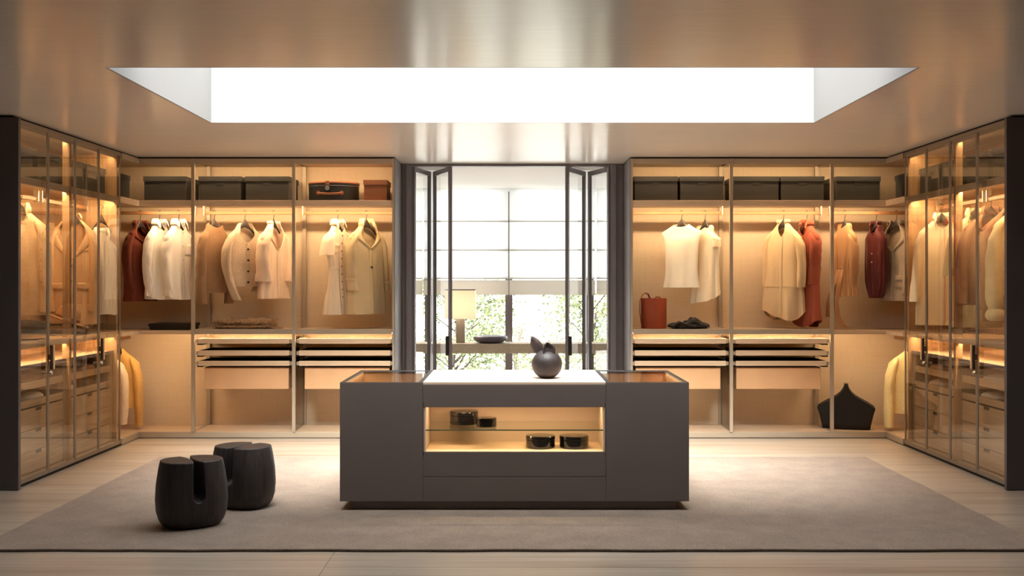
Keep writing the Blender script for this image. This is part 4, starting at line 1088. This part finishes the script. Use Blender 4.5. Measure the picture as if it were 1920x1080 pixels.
G('oatmeal_cardigan', 'cardigan', 'oatmeal marled V-neck cardigan with dark buttons', 'dark hanger carrying the oatmeal cardigan',
  BR(459), 40, 0.60, 0.185, 0.165, 'knit_oat', b=0.10, hb=0.10, neck='open', vd=0.19, phi0=0.95, vp=1.0, buttons=4, bz=(-0.25, -0.56), sleeve=dict(L=0.62, r0=0.075, r1=0.056, dx=-0.045, dy=-0.05, bend=0.07, by=0.0),
  sleeve2=dict(L=0.54, r0=0.07, r1=0.052, dx=-0.03, dy=0.03, bend=0.05), fold=(5, 0.05), seed=12, nk=(0.058, 0.05))
G('pink_beige_jacket', 'jacket', 'pale pinkish jacket with wide turned-up sleeve, hanging right of the cardigan', 'dark hanger carrying the pale pinkish jacket',
  BR(513), 64, 0.715, 0.18, 0.195, 'pink_beige', b=0.10, hb=0.12, neck='open', vd=0.26, phi0=0.85, placket=True, sleeve=dict(L=0.445, r0=0.075, r1=0.085, dx=0.01, dy=-0.01, bend=0.01, cuff=0.075),
  fold=(8, 0.09), seed=15, lapel=0.035, collar=(0.02, 0.03, 0.8, 0.0))
G('ecru_shirt_dress', 'dress', 'ecru short-sleeved shirt dress with drawn-in waist', 'dark hanger carrying the ecru shirt dress',
  BR(633), 56, 0.865, 0.15, 0.155, 'ecru', b=0.085, hb=0.15, waist=(-0.43, 0.10, 0.05), neck='shirt', vd=0.09, phi0=0.85, collar=(0.04, 0.06, 0.45, 0.03),
  sleeve=dict(L=0.2, r0=0.075, r1=0.09, dx=0.05, dy=-0.02, bend=0.0), buttons=9, bz=(-0.12, -0.7), pockets=[(-0.07, -0.2, 0.075, 0.09, 0.03), (0.07, -0.2, 0.075, 0.09, 0.03)], fold=(12, 0.16), seed=18, nk=(0.046, 0.044), belt=(-0.43, 0.02))
G('trench_coat', 'coat', 'khaki trench coat with cuff straps hanging next to the window', 'dark hanger carrying the khaki trench coat',
  BR(687), 44, 0.86, 0.20, 0.205, 'trench', b=0.115, hb=0.15, neck='open', vd=0.24, phi0=0.9, lapel=0.085, collar=(0.045, 0.08, 0.55, 0.05),
  sleeve=dict(L=0.53, r0=0.078, r1=0.072, dx=0.0, dy=-0.02, bend=0.02, strap=0.12), sleeve2=dict(L=0.54, r0=0.075, r1=0.066, dx=0.07, dy=0.04, bend=0.01, strap=0.1),
  buttons=1, bz=(-0.42, -0.6), fold=(6, 0.08), seed=21)
# ---- right half of the back wall
G('white_sleeveless_top', 'top', 'white sleeveless silk top facing the room above the bucket bag', 'dark hanger carrying the white sleeveless top',
  BR(1278), -26, 0.60, 0.20, 0.175, 'white_silk', b=0.075, hb=0.11, vd=0.028, phi0=1.3, vp=0.7, fold=(5, 0.10), seed=24, nk=(0.085, 0.042), drop=0.01,
  keys=([(-0.42, 0.155), (-0.22, 0.165), (-0.13, 0.178), (-0.10, 0.196), (-0.085, 0.2), (-0.06, 0.165), (-0.03, 0.115), (0.0, 0.07)], [(-0.42, 0.05), (-0.15, 0.045), (-0.085, 0.03), (-0.03, 0.036), (0.0, 0.04)]))
G('cream_blouse', 'blouse', 'cream draped blouse with uneven hem, hanging beside the white top', 'dark hanger carrying the cream draped blouse',
  BR(1322), -48, 0.72, 0.165, 0.165, 'cream_silk', b=0.085, hb=0.12, vd=0.05, phi0=1.3, vp=0.8, sleeve=dict(L=0.10, r0=0.055, r1=0.056, dx=0.0, dy=0.0, bend=0.0), fold=(8, 0.13), seed=27, nk=(0.075, 0.048), drop=0.02,
  hemf=lambda th: 0.10*(0.5-0.5*math.cos(th+2.2))-0.02)
G('beige_tunic', 'tunic', 'long beige tunic with stand collar and flared hem beside the terracotta dress', 'dark hanger carrying the beige suede tunic',
  BR(1469), -38, 0.87, 0.185, 0.205, 'beige_suede', b=0.10, hb=0.15, neck='shirt', vd=0.13, phi0=0.5, collar=(0.035, 0.03, 0.4, 0.0), sleeve=dict(L=0.49, r0=0.072, r1=0.055, dx=0.03, dy=0.02, bend=0.01),
  sleeve2=dict(L=0.50, r0=0.075, r1=0.058, dx=0.045, dy=-0.05, bend=0.02), fold=(5, 0.2), seed=30, belt=(-0.60, 0.008), hemf=lambda th: 0.05*math.sin(2*th+0.6))
G('terracotta_shirt_dress', 'dress', 'long terracotta shirt dress with rounded hem beside the beige tunic', 'dark hanger carrying the terracotta shirt dress',
  BR(1513), -66, 0.985, 0.165, 0.175, 'terracotta', b=0.09, hb=0.11, neck='shirt', vd=0.12, phi0=0.85, collar=(0.036, 0.055, 0.45, 0.03), sleeve2=dict(L=0.47, r0=0.075, r1=0.06, dx=-0.01, dy=-0.02, bend=0.01, cuff=0.16),
  sleeve=dict(L=0.47, r0=0.07, r1=0.05, dx=0.0, dy=0.04, bend=0.01), fold=(7, 0.10), seed=33, nk=(0.044, 0.042), hemf=lambda th: 0.07*abs(math.cos(th))**2)
tt_, P_, fr_ = G('tan_tied_blouse', 'blouse', 'tan satin blouse knotted at the waist with long hanging ties', 'dark hanger carrying the tan satin blouse',
  BR(1584), -52, 0.69, 0.132, 0.125, 'tan_satin', b=0.085, hb=0.11, waist=(-0.43, 0.085, 0.045), neck='open', vd=0.05, phi0=1.0, placket=False, sleeve=dict(L=0.59, r0=0.075, r1=0.065, dx=-0.02, dy=-0.03, bend=0.0), sleeve2=dict(L=0.55, r0=0.07, r1=0.05, dx=-0.03, dy=0.0, bend=0.02), fold=(11, 0.16), seed=36, nk=(0.05, 0.05))
def tie(pts_, wd):
    rows = [[Vector(p)+Vector((wd*q*(0.75+0.25*i/len(pts_)), -0.01*q*q, 0)) for q in (-1, -0.5, 0, 0.5, 1)] for i, p in enumerate(pts_)]
    B().loft(rows, False).build('tie', 'tan_satin', tt_, smooth=True, solid=0.002)
tie([(-0.02, -0.065, -0.44), (-0.06, -0.09, -0.6), (-0.10, -0.10, -0.75), (-0.11, -0.10, -0.89)], 0.03)
tie([(0.01, -0.065, -0.44), (0.0, -0.09, -0.6), (-0.02, -0.10, -0.75), (0.0, -0.10, -0.88), (0.04, -0.10, -0.955), (0.09, -0.095, -0.985), (0.14, -0.09, -0.99)], 0.034)
B().lathe([(0.004, -0.455), (0.012, -0.445), (0.014, -0.43), (0.012, -0.415), (0.004, -0.405)], 0.0, -0.06, 14, 1.2, 0.7).build('knot', 'tan_satin', tt_, smooth=True)
G('burgundy_jacket', 'jacket', 'dark burgundy satin bomber jacket in the right corner bay', 'dark hanger carrying the burgundy bomber jacket',
  BR(1643), -60, 0.70, 0.118, 0.06, 'burgundy', b=0.085, hb=0.07, waist=(-0.52, 0.118, 0.05), neck='open', vd=0.11, phi0=0.9, placket=False, collar=(0.03, 0.025, 0.5, 0.0), sleeve=dict(L=0.52, r0=0.056, r1=0.04, dx=-0.05, dy=0.02, bend=0.0), sleeve2=dict(L=0.57, r0=0.058, r1=0.036, dx=-0.05, dy=-0.01, bend=0.015), buttons=2, btn='btn_pale', bz=(-0.28, -0.36), fold=(10, 0.10), seed=39, nk=(0.04, 0.04), drop=0.01)
G('tweed_jacket', 'jacket', 'grey tweed jacket partly hidden by the right glass door frame', 'dark hanger carrying the grey tweed jacket',
  BR(1681), -56, 0.735, 0.18, 0.185, 'tweed', b=0.10, hb=0.12, neck='open', vd=0.27, phi0=0.95, lapel=0.07, collar=(0.03, 0.05, 0.9, 0.01), sleeve=dict(L=0.55, r0=0.07, r1=0.05, dx=0.0, dy=0.03, bend=0.0), sleeve2=dict(L=0.56, r0=0.072, r1=0.052, dx=-0.02, dy=-0.03, bend=0.02), pockets=[(0.1, -0.5, 0.11, 0.12, 0.045), (-0.1, -0.5, 0.11, 0.12, 0.045)], fold=(6, 0.06), seed=42)

# ---- side wardrobes (rails run front to back)
def SR(px, y): return ((px-961)*y/2000, y, RZ+0.0)
gl = 'clothes behind the left glass doors'; gr = 'clothes behind the right glass doors'
G('fuzzy_cream_coat', 'coat', 'fuzzy cream coat hanging nearest the camera behind the left glass', 'hanger carrying the fuzzy cream coat',
  (-3.76, 8.15, RZ), 8, 0.81, 0.2, 0.21, 'teddy', b=0.11, hb=0.12, neck='open', vd=0.12, phi0=0.9, collar=(0.05, 0.08, 0.5, 0.02), sleeve=dict(L=0.68, r0=0.085, r1=0.06, dx=0.02, dy=-0.03, bend=0.01), fold=(6, 0.05), seed=45, group=gl, railrot=0)
G('beige_tweed_coat', 'coat', 'beige tweed coat half hidden behind the camel blazer, left glass', 'hanger carrying the beige tweed coat',
  (-3.88, 9.27, RZ), 20, 0.88, 0.155, 0.16, 'beige_wool', b=0.11, hb=0.11, neck='open', vd=0.27, phi0=0.95, lapel=0.08, sleeve=dict(L=0.66, r0=0.082, r1=0.06, dx=0.03, dy=-0.03, bend=0.02), fold=(6, 0.04), seed=48, group=gl, drop=0.05)
G('camel_blazer', 'blazer', 'camel wool blazer with notched lapels and flap pockets, left glass', 'hanger carrying the camel blazer',
  (-3.755, 9.10, RZ), 14, 0.92, 0.19, 0.20, 'camel_wool', b=0.11, hb=0.12, neck='open', vd=0.37, phi0=1.0, lapel=0.095, collar=(0.03, 0.05, 1.0, 0.01), buttons=2, bz=(-0.42, -0.55), sleeve=dict(L=0.7, r0=0.075, r1=0.056, dx=0.0, dy=-0.02, bend=0.015),
  pockets=[(-0.12, -0.57, 0.13, 0.05, 0.05), (0.12, -0.57, 0.13, 0.05, 0.05), (0.11, -0.27, 0.09, 0.025, 0)], fold=(6, 0.03), seed=51, group=gl)
G('white_overshirt', 'shirt', 'white shirt at the corner end behind the left glass doors', 'hanger carrying the white shirt at the corner end, left',
  (-3.60, 9.335, RZ), 38, 0.72, 0.135, 0.135, 'shirt_white', b=0.08, hb=0.09, neck='shirt', vd=0.08, phi0=0.9, collar=(0.04, 0.06, 0.42, 0.03), sleeve=dict(L=0.62, r0=0.07, r1=0.05, dx=0.0, dy=-0.02, bend=0.02), sleeve2=dict(L=0.62, r0=0.06, r1=0.045, dx=0.0, dy=0.0, bend=0.0), seed=54, group=gl, drop=0.12)
G('cream_shirt', 'shirt', 'cream shirt with spread sleeve behind the right glass next to the corner', 'hanger carrying the cream shirt, right glass',
  (3.71, 9.22, RZ), -14, 0.93, 0.205, 0.215, 'cream_silk', b=0.10, hb=0.11, neck='shirt', vd=0.1, phi0=0.9, collar=(0.045, 0.07, 0.42, 0.04), sleeve=dict(L=0.62, r0=0.085, r1=0.06, dx=0.06, dy=-0.03, bend=0.0), fold=(6, 0.05), seed=57, group=gr)
G('lace_shirt', 'shirt', 'cream shirt with lace yoke behind the right glass doors', 'hanger carrying the lace yoke shirt',
  (3.78, 8.72, RZ), -16, 0.93, 0.19, 0.2, 'lace', b=0.10, hb=0.11, neck='shirt', vd=0.09, phi0=0.9, collar=(0.05, 0.075, 0.42, 0.045), sleeve=dict(L=0.4, r0=0.085, r1=0.075, dx=0.05, dy=-0.03, bend=0.0), fold=(6, 0.05), seed=60, group=gr)
G('rose_jacket', 'jacket', 'rose beige wool jacket behind the right glass, right of the lace shirt', 'hanger carrying the longer rose beige jacket',
  (3.76, 8.38, RZ), -12, 0.74, 0.21, 0.22, 'rosewood', b=0.11, hb=0.12, neck='open', vd=0.2, phi0=0.9, lapel=0.07, collar=(0.04, 0.06, 0.8, 0.02), sleeve=dict(L=0.62, r0=0.085, r1=0.065, dx=0.04, dy=-0.03, bend=0.02), fold=(6, 0.04), seed=63, group=gr)
G('rose_coat', 'coat', 'second rose beige coat behind the gathered-sleeve blouse, right glass', 'hanger carrying the second rose beige coat',
  (3.79, 8.12, RZ), -12, 0.86, 0.2, 0.21, 'rosewood', b=0.10, hb=0.11, neck='open', vd=0.2, phi0=0.9, lapel=0.07, sleeve=dict(L=0.66, r0=0.08, r1=0.06, dx=0.03, dy=-0.03, bend=0.02), fold=(6, 0.04), seed=66, group=gr)
G('gathered_sleeve_blouse', 'blouse', 'cream lace blouse with gathered cuff nearest the camera, right glass', 'hanger carrying the gathered-sleeve blouse',
  (3.74, 7.84, RZ), -20, 0.66, 0.195, 0.19, 'lace', b=0.10, hb=0.10, vd=0.05, phi0=1.2, sleeve=dict(L=0.66, r0=0.095, r1=0.09, dx=0.02, dy=-0.04, bend=0.02, puff=0.12, ruffle=1), fold=(8, 0.07), seed=69, group=gr)
# ---- lower corner rails
LZ = 0.938
def low(px, y): return ((px-961)*y/2000, y, LZ)
gc = 'knits on the low corner rails'
G('cream_cardigan', 'cardigan', 'cream cardigan on the low rail in the left corner', 'hanger carrying the cream cardigan, low left rail',
  (-3.74, 9.72, LZ), 4, 0.56, 0.205, 0.21, 'teddy', b=0.09, hb=0.10, neck='open', vd=0.1, phi0=0.9, placket=False, sleeve=dict(L=0.56, r0=0.08, r1=0.055, dx=0.02, dy=-0.01, bend=0.02), fold=(6, 0.05), seed=72, group=gc)
G('mustard_cardigan', 'cardigan', 'mustard knitted cardigan behind the cream one on the low left rail', 'hanger carrying the mustard cardigan, low left rail',
  (-3.73, 10.08, LZ), 4, 0.56, 0.205, 0.2, 'mustard', b=0.09, hb=0.10, neck='open', vd=0.1, phi0=0.9, placket=False, sleeve=dict(L=0.62, r0=0.08, r1=0.055, dx=0.03, dy=-0.01, bend=0.01), fold=(6, 0.05), seed=75, group=gc)
G('straw_sweater', 'sweater', 'straw yellow knitted sweater on the low rail in the right corner', 'hanger carrying the straw yellow sweater, low right rail',
  (3.74, 10.0, LZ), -8, 0.6, 0.215, 0.22, 'yellow_knit', b=0.10, hb=0.11, vd=0.05, phi0=1.2, sleeve=dict(L=0.62, r0=0.09, r1=0.07, dx=0.03, dy=-0.03, bend=0.01), fold=(6, 0.05), seed=78, group=gc)
